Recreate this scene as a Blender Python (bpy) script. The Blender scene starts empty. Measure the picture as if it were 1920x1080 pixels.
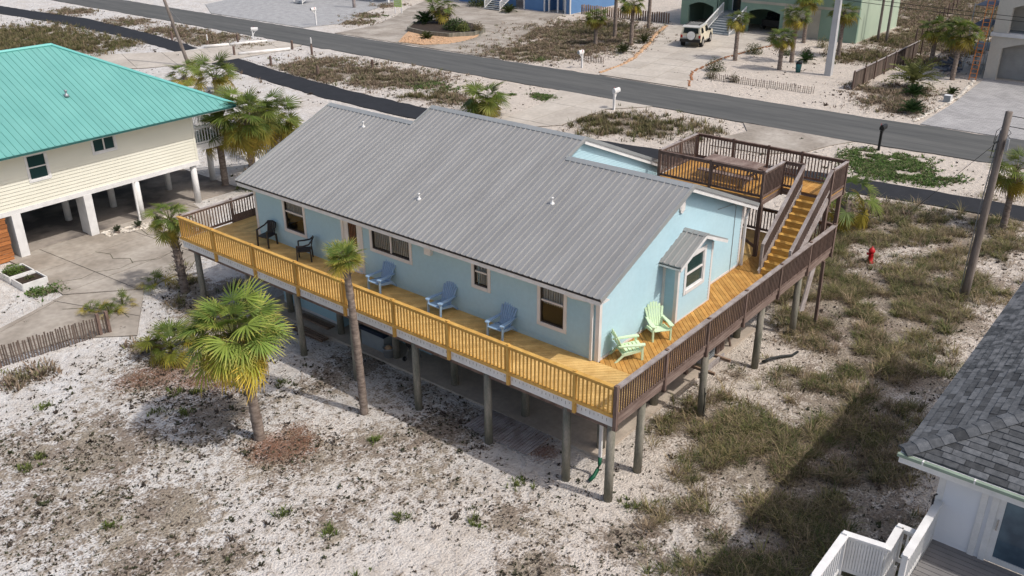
import bpy, math, random
import numpy as np
from mathutils import Vector, Matrix
R = math.radians
random.seed(7); rs = np.random.RandomState(7)
scn = bpy.context.scene
col = scn.collection

# ------------------------------------------------------------------ camera, sky, sun
cam = bpy.data.cameras.new('camera'); cam.sensor_width = 36; cam.lens = 1698.4/1920*36
cam.clip_start = .2; cam.clip_end = 3000
co = bpy.data.objects.new('camera', cam); col.objects.link(co); scn.camera = co
F = Vector((.698884, .574216, -.426425)); Rt = Vector((.632455, -.774570, -.006467)); Up = Vector((.334009, .265175, .904500))
co.matrix_world = Matrix(((Rt.x, Up.x, -F.x, -17.4917), (Rt.y, Up.y, -F.y, -10.8491), (Rt.z, Up.z, -F.z, 16.4196), (0, 0, 0, 1)))
SUN_EL, SHADOW_AZ = 54, 101
sd = Vector((math.cos(R(SHADOW_AZ+180))*math.cos(R(SUN_EL)), math.sin(R(SHADOW_AZ+180))*math.cos(R(SUN_EL)), math.sin(R(SUN_EL))))
w = bpy.data.worlds.new('World'); scn.world = w; w.use_nodes = True
nt = w.node_tree; sky = nt.nodes.new('ShaderNodeTexSky'); sky.sky_type = 'NISHITA'; sky.sun_disc = False
sky.sun_elevation = R(SUN_EL); sky.sun_rotation = math.atan2(sd.x, sd.y); sky.air_density = 1.0; sky.dust_density = 4
bg = nt.nodes['Background']; bg.inputs[1].default_value = .145; nt.links.new(sky.outputs[0], bg.inputs[0])
sl = bpy.data.lights.new('sun', 'SUN'); sl.energy = 2.7; sl.angle = R(.6); sl.color = (1, .955, .90)
so = bpy.data.objects.new('sun', sl); col.objects.link(so); so.rotation_euler = sd.to_track_quat('Z', 'Y').to_euler(); so.location = (0, 0, 40)
vs = scn.view_settings; vs.view_transform = 'Standard'; vs.look = 'None'; vs.exposure = .03; vs.gamma = 1; vs.use_curve_mapping = False

# ------------------------------------------------------------------ materials
def mat(name, c1, c2=None, sc=4, rough=.75, bump=0, metal=0, rnd=0, coord='World', stretch=(1, 1, 1), lo=.35, hi=.65, spec=.3, fine=0):
    m = bpy.data.materials.new(name); m.use_nodes = True; t = m.node_tree; n = t.nodes; L = t.links
    b = n['Principled BSDF']; b.inputs['Roughness'].default_value = rough; b.inputs['Metallic'].default_value = metal
    b.inputs['Specular IOR Level'].default_value = spec
    c2 = c2 or tuple(x*.8 for x in c1)
    if coord == 'World': src = n.new('ShaderNodeNewGeometry').outputs['Position']
    else: src = n.new('ShaderNodeTexCoord').outputs['Object']
    mp = n.new('ShaderNodeMapping'); mp.inputs['Scale'].default_value = stretch; L.new(src, mp.inputs[0])
    if coord != 'World' and rnd:
        oi0 = n.new('ShaderNodeObjectInfo'); ml = n.new('ShaderNodeMath'); ml.operation = 'MULTIPLY'; ml.inputs[1].default_value = 50
        L.new(oi0.outputs['Random'], ml.inputs[0]); L.new(ml.outputs[0], mp.inputs['Location'])
    no = n.new('ShaderNodeTexNoise'); no.inputs['Scale'].default_value = sc; no.inputs['Detail'].default_value = 6; L.new(mp.outputs[0], no.inputs['Vector'])
    rp = n.new('ShaderNodeMapRange'); rp.inputs[1].default_value = lo; rp.inputs[2].default_value = hi; L.new(no.outputs[0], rp.inputs[0])
    mx = n.new('ShaderNodeMix'); mx.data_type = 'RGBA'; mx.inputs[6].default_value = (*c1, 1); mx.inputs[7].default_value = (*c2, 1); L.new(rp.outputs[0], mx.inputs[0])
    out = mx.outputs[2]
    if fine:
        n2 = n.new('ShaderNodeTexNoise'); n2.inputs['Scale'].default_value = sc*9; n2.inputs['Detail'].default_value = 3; L.new(mp.outputs[0], n2.inputs['Vector'])
        r2 = n.new('ShaderNodeMapRange'); r2.inputs[1].default_value = .3; r2.inputs[2].default_value = .7; r2.inputs[3].default_value = 1-fine; r2.inputs[4].default_value = 1+fine*.5; L.new(n2.outputs[0], r2.inputs[0])
        hv = n.new('ShaderNodeHueSaturation'); L.new(r2.outputs[0], hv.inputs['Value']); L.new(out, hv.inputs['Color']); out = hv.outputs[0]
    if rnd:
        oi = n.new('ShaderNodeObjectInfo'); r3 = n.new('ShaderNodeMapRange'); r3.inputs[3].default_value = 1-rnd; r3.inputs[4].default_value = 1+rnd; L.new(oi.outputs['Random'], r3.inputs[0])
        hv = n.new('ShaderNodeHueSaturation'); L.new(r3.outputs[0], hv.inputs['Value']); L.new(out, hv.inputs['Color']); out = hv.outputs[0]
    L.new(out, b.inputs['Base Color'])
    if bump:
        bp = n.new('ShaderNodeBump'); bp.inputs['Strength'].default_value = bump; bp.inputs['Distance'].default_value = .03; L.new(no.outputs[0], bp.inputs['Height']); L.new(bp.outputs[0], b.inputs['Normal'])
    return m

def vegmat(name, trans=.3, rough=.55, rnd=.12):
    m = bpy.data.materials.new(name); m.use_nodes = True; t = m.node_tree; n = t.nodes; L = t.links
    b = n['Principled BSDF']; b.inputs['Roughness'].default_value = rough; b.inputs['Specular IOR Level'].default_value = .25
    at = n.new('ShaderNodeAttribute'); at.attribute_name = 'col'
    oi = n.new('ShaderNodeObjectInfo'); r3 = n.new('ShaderNodeMapRange'); r3.inputs[3].default_value = 1-rnd; r3.inputs[4].default_value = 1+rnd; L.new(oi.outputs['Random'], r3.inputs[0])
    hv = n.new('ShaderNodeHueSaturation'); L.new(r3.outputs[0], hv.inputs['Value']); L.new(at.outputs['Color'], hv.inputs['Color'])
    L.new(hv.outputs[0], b.inputs['Base Color'])
    tr = n.new('ShaderNodeBsdfTranslucent'); L.new(hv.outputs[0], tr.inputs[0])
    mx = n.new('ShaderNodeMixShader'); mx.inputs[0].default_value = trans
    L.new(b.outputs[0], mx.inputs[1]); L.new(tr.outputs[0], mx.inputs[2]); L.new(mx.outputs[0], n['Material Output'].inputs[0])
    return m

def glassmat(name, tint, gloss=.04):
    m = bpy.data.materials.new(name); m.use_nodes = True; t = m.node_tree; n = t.nodes; L = t.links
    n.remove(n['Principled BSDF'])
    tr = n.new('ShaderNodeBsdfTransparent'); tr.inputs[0].default_value = (*tint, 1)
    gl = n.new('ShaderNodeBsdfGlossy'); gl.inputs['Roughness'].default_value = .04
    mx = n.new('ShaderNodeMixShader'); mx.inputs[0].default_value = gloss; L.new(tr.outputs[0], mx.inputs[1]); L.new(gl.outputs[0], mx.inputs[2])
    L.new(mx.outputs[0], n['Material Output'].inputs[0]); return m

G = (6, 30, 30)
m_pine = mat('new_pine', (.64, .39, .105), (.51, .28, .065), 1.6, .65, .15, rnd=.10, coord='Object', stretch=(3, 2, 2), fine=.1)
m_pinedeck = mat('new_pine_deck', (.70, .47, .18), (.56, .35, .12), 3, .7, .1, rnd=.12, coord='World', stretch=(1, 1, 1), fine=.12)
m_orange = mat('stained_pine_deck', (.54, .30, .085), (.41, .20, .048), 3, .65, .1, rnd=.20, coord='World', fine=.15)
m_weath = mat('weathered_brown_wood', (.20, .14, .115), (.115, .076, .06), 2, .85, .2, rnd=.2, coord='Object', stretch=(3, 2, 2), fine=.2)
m_greyw = mat('sun_bleached_rail', (.40, .36, .345), (.27, .225, .205), 3, .85, .2, rnd=.1, coord='World', fine=.2)
m_rimw = mat('weathered_rim_board', (.30, .23, .195), (.16, .105, .085), 2.2, .85, .2, coord='World', stretch=(.5, 1, 9), fine=.2)
m_whitew = mat('white_paint', (.76, .75, .73), (.66, .65, .63), 3, .55, fine=.05)
m_trim = mat('cream_white_trim', (.74, .71, .68), (.66, .63, .60), 2, .6)
m_side = mat('aqua_siding', (.435, .61, .665), (.40, .58, .64), .8, .6, fine=.04)
m_roof = mat('grey_metal_roof', (.335, .332, .322), (.295, .292, .284), 1.2, .42, rnd=.05, metal=.25, spec=.4, stretch=(.35, 1.6, .35), fine=.05)
m_roofcap = mat('grey_roof_cap', (.33, .345, .345), (.29, .305, .305), 1, .45, metal=.2)
m_dark = mat('dark_void', (.012, .012, .013), (.008, .008, .008), 2, .9)
m_blackp = mat('black_plastic', (.028, .026, .028), (.02, .019, .02), 5, .45)
m_blackm = mat('black_metal', (.02, .02, .021), None, 5, .4)
m_glass = glassmat('window_glass', (.86, .88, .88), .03)
m_dglass = mat('tinted_glass', (.03, .07, .065), (.02, .05, .048), 1, .08, spec=.7)
m_gglass = mat('dark_window_glass', (.022, .027, .032), (.012, .015, .018), 1.2, .07, spec=.7)
m_curt = mat('curtain_cloth', (.5, .5, .49), (.36, .36, .35), 12, .9, stretch=(1, 1, .1))
m_frame = mat('dark_window_sash', (.05, .045, .04), None, 3, .5)
m_pile = mat('piling_wood', (.29, .265, .22), (.16, .16, .125), 2.5, .9, .35, coord='World', stretch=(2, 2, .5), fine=.25)
m_conc = mat('concrete', (.41, .37, .32), (.27, .235, .195), .45, .9, .1, rnd=.06, fine=.16)
m_concp = mat('pale_concrete', (.50, .455, .395), (.42, .375, .32), .4, .9, .1, rnd=.05, fine=.12)
m_slab = mat('house_slab', (.52, .44, .355), (.40, .335, .27), .8, .9, .1, fine=.12)
m_joint = mat('joint_dirt', (.13, .115, .10), None, 4, .95)
m_asph = mat('road_asphalt', (.118, .118, .112), (.078, .080, .078), .8, .9, .15, stretch=(1.6, .10, 1), fine=.18, lo=.3, hi=.7)
m_path = mat('fresh_asphalt', (.024, .025, .029), (.018, .019, .022), 1, .85, .15, fine=.15)
m_gravel = mat('grey_gravel', (.40, .40, .40), (.31, .31, .31), 1.5, .95, .3, fine=.3)
m_rock = mat('tan_rock', (.62, .40, .24), (.47, .30, .18), 3, .9, .3, fine=.4)
m_stone = mat('white_stone', (.66, .61, .54), (.5, .45, .38), 3, .9, rnd=.2)
m_cream = mat('cream_siding', (.73, .71, .60), (.69, .67, .56), .7, .6)
m_teal = mat('teal_metal_roof', (.17, .42, .375), (.145, .38, .34), .6, .45, rnd=.04, spec=.45, metal=.1)
m_tealcap = mat('teal_cap', (.18, .52, .48), (.165, .48, .44), 1, .4)
m_cedar = mat('cedar_slat', (.42, .17, .06), (.30, .11, .035), 2, .75, .1, rnd=.2, coord='Object', stretch=(4, 2, 2))
m_bark = mat('palm_bark', (.30, .245, .205), (.15, .115, .095), 5, .95, .6, stretch=(1, 1, 2.5), fine=.3)
m_pole = mat('utility_pole_wood', (.25, .215, .19), (.15, .125, .107), 2, .95, .3, stretch=(4, 4, .4), fine=.25)
m_polec = mat('pale_concrete_pole', (.50, .50, .50), (.43, .43, .43), 1, .8)
m_blue = mat('blue_chair_plastic', (.27, .40, .56), (.25, .375, .53), 2, .45)
m_green = mat('mint_chair_plastic', (.64, .80, .54), (.60, .76, .51), 2, .45)
m_red = mat('hydrant_red', (.52, .02, .02), (.4, .015, .018), 3, .4)
m_suv = mat('beige_car_paint', (.72, .66, .51), (.70, .64, .49), 2, .25, spec=.6)
m_suvw = mat('white_car_paint', (.78, .77, .73), None, 2, .25, spec=.6)
m_tyre = mat('tyre_rubber', (.02, .02, .02), None, 6, .85)
m_chrome = mat('bright_metal', (.6, .6, .6), None, 3, .25, metal=.9)
m_lampr = mat('red_lamp', (.4, .02, .015), None, 3, .2)
m_gsid = mat('sage_green_wall', (.235, .335, .255), (.215, .31, .24), .7, .7)
m_gsidl = mat('pale_green_siding', (.42, .50, .38), (.385, .465, .355), .7, .7)
m_tan = mat('tan_band', (.46, .43, .35), None, .7, .7)
m_bsid = mat('blue_house_siding', (.12, .24, .44), (.11, .22, .41), .8, .65)
m_stucco = mat('beige_stucco', (.52, .49, .43), (.48, .45, .395), 1, .85, fine=.05)
m_stuccow = mat('white_band', (.68, .68, .68), None, 1, .7)
m_grdoor = mat('garage_door', (.34, .33, .31), None, 1, .7)
m_ladder = mat('orange_ladder', (.72, .26, .06), (.62, .2, .05), 3, .5)
m_shing = mat('grey_shingle', (.115, .12, .127), (.075, .08, .086), 9, .95, .3, rnd=.48, fine=.3)
m_gutter = mat('sage_gutter', (.26, .33, .26), None, 2, .5)
m_grydeck = mat('grey_composite_deck', (.21, .20, .195), (.18, .172, .168), 3, .7, rnd=.06)
m_wsid = mat('white_siding', (.74, .75, .77), (.70, .71, .73), .8, .6)
m_gdsp = mat('green_drain_hose', (.01, .10, .05), None, 5, .5)
m_hose = mat('black_hose', (.018, .02, .018), None, 5, .5)
m_bin = mat('teal_bin', (.03, .12, .12), None, 3, .4)
m_navy = mat('navy_lid', (.018, .028, .055), None, 3, .35)
m_boxg = mat('grey_box', (.30, .32, .33), (.26, .28, .29), 3, .6)
m_soil = mat('dark_soil', (.05, .035, .025), (.03, .022, .016), 8, .95, .3)
m_sign = mat('lime_sign', (.50, .68, .12), (.6, .72, .3), 9, .5)
m_lumber = mat('old_lumber', (.28, .19, .13), (.16, .11, .08), 3, .9, rnd=.3, coord='Object', stretch=(3, 2, 2))
m_picket = mat('fence_picket', (.15, .115, .095), (.09, .068, .055), 3, .9, rnd=.25, coord='Object')
m_wall_in = mat('dim_interior', (.12, .12, .12), None, 1, .9)
m_steel = mat('galvanised', (.42, .44, .46), (.33, .35, .37), 3, .45, metal=.5)
m_tarp = mat('dull_blue_tarp', (.13, .16, .21), (.09, .10, .13), 3, .8)
m_veg = vegmat('leaf_green'); m_grass = vegmat('dry_grass', .2, .8)
m_log = mat('pale_log', (.80, .78, .75), (.66, .63, .59), 2, .9, .2)
m_paver = None

# ------------------------------------------------------------------ mesh helpers
ORG = {}
class MB:
    def __init__(s): s.v = []; s.f = []
    def add(s, vs, fs):
        o = len(s.v); s.v += [tuple(x) for x in vs]; s.f += [tuple(i+o for i in f) for f in fs]; return s
    def bx(s, x0, x1, y0, y1, z0, z1):
        return s.add([(x0, y0, z0), (x1, y0, z0), (x1, y1, z0), (x0, y1, z0), (x0, y0, z1), (x1, y0, z1), (x1, y1, z1), (x0, y1, z1)],
                     [(0, 3, 2, 1), (4, 5, 6, 7), (0, 1, 5, 4), (1, 2, 6, 5), (2, 3, 7, 6), (3, 0, 4, 7)])
    def beam(s, p, q, w, h):
        p, q = Vector(p), Vector(q); d = (q-p).normalized(); up = Vector((0, 0, 1)) if abs(d.z) < .98 else Vector((1, 0, 0))
        a = d.cross(up).normalized()*w/2; b = a.cross(d).normalized()*h/2
        vs = [e+sa*a+sb*b for e in (p, q) for sa, sb in ((-1, -1), (1, -1), (1, 1), (-1, 1))]
        return s.add(vs, [(0, 1, 2, 3), (7, 6, 5, 4), (0, 4, 5, 1), (1, 5, 6, 2), (2, 6, 7, 3), (3, 7, 4, 0)])
    def tube(s, pts, rad, n=8, cap=True):
        pts = [Vector(p) for p in pts]; o = len(s.v); rad = rad if isinstance(rad, (list, tuple)) else [rad]*len(pts)
        for i, p in enumerate(pts):
            d = (pts[min(i+1, len(pts)-1)]-pts[max(i-1, 0)]).normalized(); up = Vector((0, 0, 1)) if abs(d.z) < .9 else Vector((1, 0, 0))
            a = d.cross(up).normalized(); b = a.cross(d).normalized()
            for k in range(n):
                t = 2*math.pi*k/n; s.v.append(tuple(p+(a*math.cos(t)+b*math.sin(t))*rad[i]))
        for i in range(len(pts)-1):
            for k in range(n):
                s.f.append((o+i*n+k, o+i*n+(k+1) % n, o+(i+1)*n+(k+1) % n, o+(i+1)*n+k))
        if cap: s.f.append(tuple(o+k for k in range(n))[::-1]); s.f.append(tuple(o+(len(pts)-1)*n+k for k in range(n)))
        return s
    def lathe(s, prof, n=12, c=(0, 0, 0)):
        o = len(s.v)
        for r, z in prof:
            for k in range(n):
                t = 2*math.pi*k/n; s.v.append((c[0]+r*math.cos(t), c[1]+r*math.sin(t), c[2]+z))
        for i in range(len(prof)-1):
            for k in range(n): s.f.append((o+i*n+k, o+i*n+(k+1) % n, o+(i+1)*n+(k+1) % n, o+(i+1)*n+k))
        s.f.append(tuple(o+k for k in range(n))[::-1]); s.f.append(tuple(o+(len(prof)-1)*n+k for k in range(n)))
        return s
    def prism(s, poly, z0, z1):
        n = len(poly); o = len(s.v)
        s.v += [(x, y, z0) for x, y in poly]+[(x, y, z1) for x, y in poly]
        s.f += [tuple(o+i for i in range(n))[::-1], tuple(o+n+i for i in range(n))]+[(o+i, o+(i+1) % n, o+n+(i+1) % n, o+n+i) for i in range(n)]
        return s
    def prismv(s, pts, d):                      # polygon in space, pushed along d
        n = len(pts); o = len(s.v); d = Vector(d); pts = [Vector(p) for p in pts]
        s.v += [tuple(p) for p in pts]+[tuple(p+d) for p in pts]
        s.f += [tuple(o+i for i in range(n))[::-1], tuple(o+n+i for i in range(n))]+[(o+i, o+(i+1) % n, o+n+(i+1) % n, o+n+i) for i in range(n)]
        return s
    def quad(s, a, b, c, d): return s.add([a, b, c, d], [(0, 1, 2, 3)])
    def mesh(s, name, m, off=(0, 0, 0), smooth=False):
        me = bpy.data.meshes.new(name); o = Vector(off); me.from_pydata([(x-o.x, y-o.y, z-o.z) for x, y, z in s.v], [], s.f)
        if m: me.materials.append(m)
        if smooth: me.polygons.foreach_set('use_smooth', [True]*len(me.polygons))
        me.update(); return me
    def part(s, name, m, parent, smooth=False):
        o = bpy.data.objects.new(name, s.mesh(name, m, ORG.get(parent, (0, 0, 0)), smooth)); col.objects.link(o); o.parent = parent; ORG[o] = ORG.get(parent, Vector()); return o
    def top(s, name, m, label=None, cat=None, group=None, kind=None, smooth=False):
        xs = np.array(s.v); b = (float(xs[:, 0].mean()), float(xs[:, 1].mean()), float(xs[:, 2].min()))
        o = bpy.data.objects.new(name, s.mesh(name, m, b, smooth)); o.location = b; col.objects.link(o); tag(o, label, cat, group, kind); ORG[o] = Vector(b); return o

def tag(o, label=None, cat=None, group=None, kind=None):
    for k, v in (('label', label), ('category', cat), ('group', group), ('kind', kind)):
        if v: o[k] = v
    return o
def thing(name, label, cat, loc=(0, 0, 0), rz=0, group=None, local=False):
    o = bpy.data.objects.new(name, None); o.empty_display_size = .2; col.objects.link(o); o.location = loc; o.rotation_euler = (0, 0, rz)
    ORG[o] = Vector() if local else Vector(loc); return tag(o, label, cat, group)
_cube = {}
def cubemesh(m):
    if m.name not in _cube: _cube[m.name] = MB().bx(-.5, .5, -.5, .5, -.5, .5).mesh('piece', m)
    return _cube[m.name]
def piece(name, p, q, w, h, m, parent, me=None):
    """a straight bar from p to q, one object sharing the unit block of its material"""
    p, q = Vector(p), Vector(q); d = q-p; l = d.length; d.normalize(); up = Vector((0, 0, 1)) if abs(d.z) < .98 else Vector((1, 0, 0))
    a = up.cross(d).normalized(); b = d.cross(a).normalized()
    o = bpy.data.objects.new(name, me or cubemesh(m)); col.objects.link(o); o.parent = parent
    o.location = (p+q)/2-ORG.get(parent, Vector()); o.rotation_euler = Matrix((d, a, b)).transposed().to_euler(); o.scale = (l, w, h); return o
def inst(name, me, parent, loc, rot=(0, 0, 0), sc=1):
    o = bpy.data.objects.new(name, me); col.objects.link(o); o.parent = parent; o.location = Vector(loc)-ORG.get(parent, Vector()); o.rotation_euler = rot; o.scale = (sc,)*3 if not hasattr(sc, '__len__') else sc; return o
def copy_tree(o, parent=None, **kw):
    c = o.copy(); col.objects.link(c); c.parent = parent; ORG[c] = ORG.get(o, Vector())
    for ch in o.children: copy_tree(ch, c)
    for k, v in kw.items():
        if k in ('label', 'group', 'category'): c[k] = v
        elif k == 'loc': c.location = v
        elif k == 'rz': c.rotation_euler = (0, 0, v)
    return c
def npmesh(name, v, f, c, m):
    """v (n,3), f (k,3 or 4), c (n,3)"""
    me = bpy.data.meshes.new(name); k = f.shape[1]
    me.vertices.add(len(v)); me.vertices.foreach_set('co', v.astype(np.float32).ravel())
    me.loops.add(f.size); me.loops.foreach_set('vertex_index', f.astype(np.int32).ravel())
    me.polygons.add(len(f)); me.polygons.foreach_set('loop_start', np.arange(0, f.size, k, dtype=np.int32)); me.polygons.foreach_set('loop_total', np.full(len(f), k, dtype=np.int32))
    a = me.color_attributes.new('col', 'FLOAT_COLOR', 'POINT'); a.data.foreach_set('color', np.c_[c, np.ones(len(c))].astype(np.float32).ravel())
    me.materials.append(m); me.update(calc_edges=True); me.validate(); return me
def clip(poly, n, d):
    """keep the side n.p <= d of a 2-D polygon"""
    out = []
    for i in range(len(poly)):
        a, b = poly[i], poly[(i+1) % len(poly)]; da = n[0]*a[0]+n[1]*a[1]-d; db = n[0]*b[0]+n[1]*b[1]-d
        if da <= 0: out.append(a)
        if (da < 0 < db) or (db < 0 < da):
            t = da/(da-db); out.append((a[0]+(b[0]-a[0])*t, a[1]+(b[1]-a[1])*t))
    return out
def area(p): return abs(sum(p[i][0]*p[(i+1) % len(p)][1]-p[(i+1) % len(p)][0]*p[i][1] for i in range(len(p))))/2
def fill_planks(parent, poly, ang, wd, z, th, m, name='plank', gap=.012):
    dx, dy = math.cos(ang), math.sin(ang); nx, ny = -dy, dx
    ks = [nx*x+ny*y for x, y in poly]; k = min(ks)
    while k < max(ks):
        c = clip(clip(poly, (-nx, -ny), -(k+gap/2)), (nx, ny), k+wd-gap/2); k += wd
        if len(c) > 2 and area(c) > .004: MB().prism(c, z-th, z).part(name, m, parent)
def fill_slabs(parent, poly, ang, du, dv, z, th, m, name='slab', gap=.05, u0=0, v0=0):
    dx, dy = math.cos(ang), math.sin(ang); nx, ny = -dy, dx
    us = [dx*x+dy*y for x, y in poly]; vv = [nx*x+ny*y for x, y in poly]
    u = math.floor((min(us)-u0)/du)*du+u0
    while u < max(us):
        v = math.floor((min(vv)-v0)/dv)*dv+v0
        while v < max(vv):
            c = poly
            for n_, d_ in (((dx, dy), u+du-gap/2), ((-dx, -dy), -(u+gap/2)), ((nx, ny), v+dv-gap/2), ((-nx, -ny), -(v+gap/2))):
                c = clip(c, n_, d_) if len(c) > 2 else []
            if len(c) > 2 and area(c) > .05: MB().prism(c, z-th, z+random.uniform(-.004, .004)).part(name, m, parent)
            v += dv
        u += du
def siding(mb, axis, plane, out, spans, z0, z1, e, holes=(), lip=.026):
    """lap boards on the plane x=plane ('x') or y=plane ('y'); out = +-1 outward; spans(z) -> (lo, hi); holes (lo, hi, z0, z1)"""
    n = max(1, round((z1-z0)/e)); e = (z1-z0)/n
    for k in range(n):
        a, b = z0+k*e, z0+(k+1)*e; l0, h0 = spans(a); l1, h1 = spans(b)
        if h0-l0 < .01: continue
        if h1 < l1: l1 = h1 = (l1+h1)/2
        segs = [(l0, h0, l1, h1)]
        for hl, hh, hz0, hz1 in holes:
            if a < hz1 and b > hz0:
                ns = []
                for (p0, q0, p1, q1) in segs:
                    if hl > max(p0, p1): ns.append((p0, min(q0, hl), p1, min(q1, hl)))
                    if hh < min(q0, q1): ns.append((max(p0, hh), q0, max(p1, hh), q1))
                segs = ns
        for p0, q0, p1, q1 in segs:
            P = (lambda t, z, o: (plane+out*o, t, z)) if axis == 'x' else (lambda t, z, o: (t, plane+out*o, z))
            mb.add([P(p0, a, .0), P(q0, a, .0), P(p0, a, lip), P(q0, a, lip), P(p1, b, .004), P(q1, b, .004)], [(0, 1, 3, 2), (2, 3, 5, 4)])
    return mb
# value noise used to break up plant cover
_T = rs.rand(64, 64)
def vn(x, y):
    xi = np.floor(x).astype(int); yi = np.floor(y).astype(int); fx = x-xi; fy = y-yi; fx = fx*fx*(3-2*fx); fy = fy*fy*(3-2*fy)
    g = lambda i, j: _T[i % 64, j % 64]
    return (g(xi, yi)*(1-fx)+g(xi+1, yi)*fx)*(1-fy)+(g(xi, yi+1)*(1-fx)+g(xi+1, yi+1)*fx)*fy
def fbm(x, y, s=1.0):
    x = np.asarray(x, float)*s; y = np.asarray(y, float)*s
    return (vn(x, y)*.5+vn(x*2.1+7, y*2.1+3)*.27+vn(x*4.3+1, y*4.3+9)*.15+vn(x*8.7, y*8.7+5)*.08)

# ------------------------------------------------------------------ where plants grow (x, y, radius in metres)
YARD = [(5.7,-.3,1.0),(5.2,-1.6,1.5),(5.9,-2.5,1.3),(7.7,-3.3,1.5),(9.2,-4.2,1.6),(12.6,-4.1,1.5),(12.2,-2.4,1.4),(9.9,-1.3,1.0),(15.2,-2.2,1.5),(15.4,-.3,1.5),(15.7,1.6,1.6),(16.6,-3.2,1.2),(17.8,-4.1,1.2),(4.4,.8,.45),(3.5,-2.4,1.2),(3.8,-4.0,1.4),(4.2,-5.3,1.4),(2.1,-4.4,1.2),(.1,-3.3,1.0),(.4,-4.3,1.2),(6.2,-5.4,.8),(.2,-1.4,.45),(1.2,-1.9,.5),(18.9,1.1,1.8),(20,-1.3,1.6),(20.9,-3.2,1.2),(27.1,-2.4,2),(27.4,.6,2.3),(31.6,-2.3,1.6),(22.4,-4.3,1.3),(23.4,-1.8,1),(2.7,-1.1,.4),(8.7,.5,.3),(7.1,.2,.3),(16.8,.6,1.3),(13.6,-.6,1.2),(18.2,-1.6,1.2),(24.5,1.5,1.3),(22.2,2.6,1.2),(1.5,-6.3,1.2),(1.2,22.5,.6),(.2,20.8,.5),(1.9,24.2,.5),(-.6,18.6,.5),(2.2,20.9,.5),(-1.2,-4.2,.9),(-1.6,-5.6,1)]
SPECK = [(-9,15.3,2),(-7.3,14,2.5),(-9.7,12,2.5),(-8.3,9.3,2),(-4.1,12.4,2),(-3.9,8.9,2),(-2.6,6.9,2),(-4.9,5.7,1.5),(-2.4,4.9,1.5),(-4.5,16.2,2),(-7.9,6.7,.8),(-9.5,8.1,1.5),(-.1,6.4,1.5),(1.1,11.5,1.3),(-.8,11.5,1),(-2,1.5,1.2),(-3.5,.2,1),(.6,8.8,1.2),(-.5,17.5,1.5),(0.2,20.5,1.2),(-6,2,.7),(-1,-1,.8)]
RED = [(-3.4,9.3,.5),(-3.2,9.9,.4),(-4.6,16.8,.6),(-1.9,14.6,.5),(-4.1,9.7,.8),(-3.7,9.1,.5),(-3.2,15.1,1.0),(-3.8,16.2,.8),(-2.4,15.1,.7),(-3,16,.9),(-2.9,14.3,.7),(.9,3.0,.4)]
SCRUB = [(32.1,51.5,2.6),(34.2,50.5,3),(35.2,46.7,3),(35.2,43.6,2.8),(34.6,46,2.5),(33.4,55.3,2.5),(36,55,2),(32.3,36,1.5),(36.7,78.1,3),(38.2,73.5,2.2),(36.6,82,2.6),(37,67,1.2),(37.4,104,2.5),(37.5,91,2.5),(35.4,72.6,1.6),(51.9,43.3,4),(56,42.5,4),(49.5,44,3),(61.5,47.9,4),(67,46.3,4),(63.9,42.1,3.4),(59.7,43,4),(53.3,40,2),(81.9,18.2,4),(90.6,19.5,6),(100.8,20.4,6),(78.6,16,4),(103,12,5),(56.1,10.6,2.3),(51.3,9.8,1.8),(50.6,8.3,1.5),(55.1,11.6,1.8),(69.2,17.5,2.4),(88,12,5),(-7.4,20,.7),(-6.6,20,.6),(-3.2,18.8,.6),(57.1,72.3,1.6),(53,69.5,1.6),(64.3,76.5,1.6),(28.3,2.2,1.3),(27.6,5.2,1),(112,22,7),(76,13,3),(70,12.5,2.4)]
GRASS = [(34.5,24,1.7),(35.2,21.9,2.2),(32.3,22.6,1.5),(34.4,19.6,1.8),(37.1,18.6,1.2),(34.2,16.1,.6),(36.5,16.2,.7),(25.1,88.1,4),(26.7,83.5,4),(26,78.3,2.5),(26.7,94,4),(29.6,78.5,1.8),(77,19.2,2.4),(66.5,17.9,2),(31.4,38.8,1.2),(33.1,37.5,1.2),(21,85,4),(20,92,5),(12.2,32.6,.8),(68.5,15.6,2),(66,44,2.5),(63,45,2)]
GREEN = [(37,5.6,1.7),(37.2,4.4,1.8),(35.1,4.6,1.6),(35.5,3.3,1.5),(37.7,6.5,.9),(36,1.1,.8),(34.6,1.7,.7),(37.6,31.6,.8),(37.4,30.6,.7),(35,41.1,1.3),(35.1,39.4,1.1),(-2.9,26.4,.55),(-3.4,26.8,.4),(36.6,33.5,.3),(48.8,40.6,.9),(57.5,70.5,.9),(25.5,86,1.5),(24,90,2)]
def blobs(x, y, lst, k=1.0):
    o = np.zeros(np.shape(x))
    for bx, by, br in lst: o = np.maximum(o, np.exp(-((x-bx)**2+(y-by)**2)/(k*br*br)))
    return o
xs = np.concatenate([[-700, -200, -90], np.arange(-34, 22, .3), np.arange(22, 115, .6), [130, 200, 400, 900]])
ys = np.concatenate([[-700, -200, -80], np.arange(-24, 28, .3), np.arange(28, 125, .6), [140, 200, 400, 900]])
gx, gy = np.meshgrid(xs, ys, indexing='ij')
dirt = np.clip(blobs(gx, gy, YARD, 2.1)*1.15+blobs(gx, gy, SPECK, 1.6)*.85+blobs(gx, gy, SCRUB, 1.3)*1.0+blobs(gx, gy, GRASS, 1.3)*1.05+blobs(gx, gy, GREEN, 1)*.6, 0, 1)
dirt = np.clip(dirt*(.35+1.25*fbm(gx, gy, .9))+(fbm(gx, gy, .25)-.5)*.35, 0, 1)
red = np.clip(blobs(gx, gy, RED, 2.0)*(.4+1.1*fbm(gx+9, gy, 1.6)), 0, 1)
warm = np.clip(((gx+2)*.06+(6-gy)*.05)*.6+.45+(fbm(gx, gy+31, .2)-.5)*.6, 0, 1)
gz = (fbm(gx, gy, .5)-.5)*.07
ni, nj = gx.shape
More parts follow.
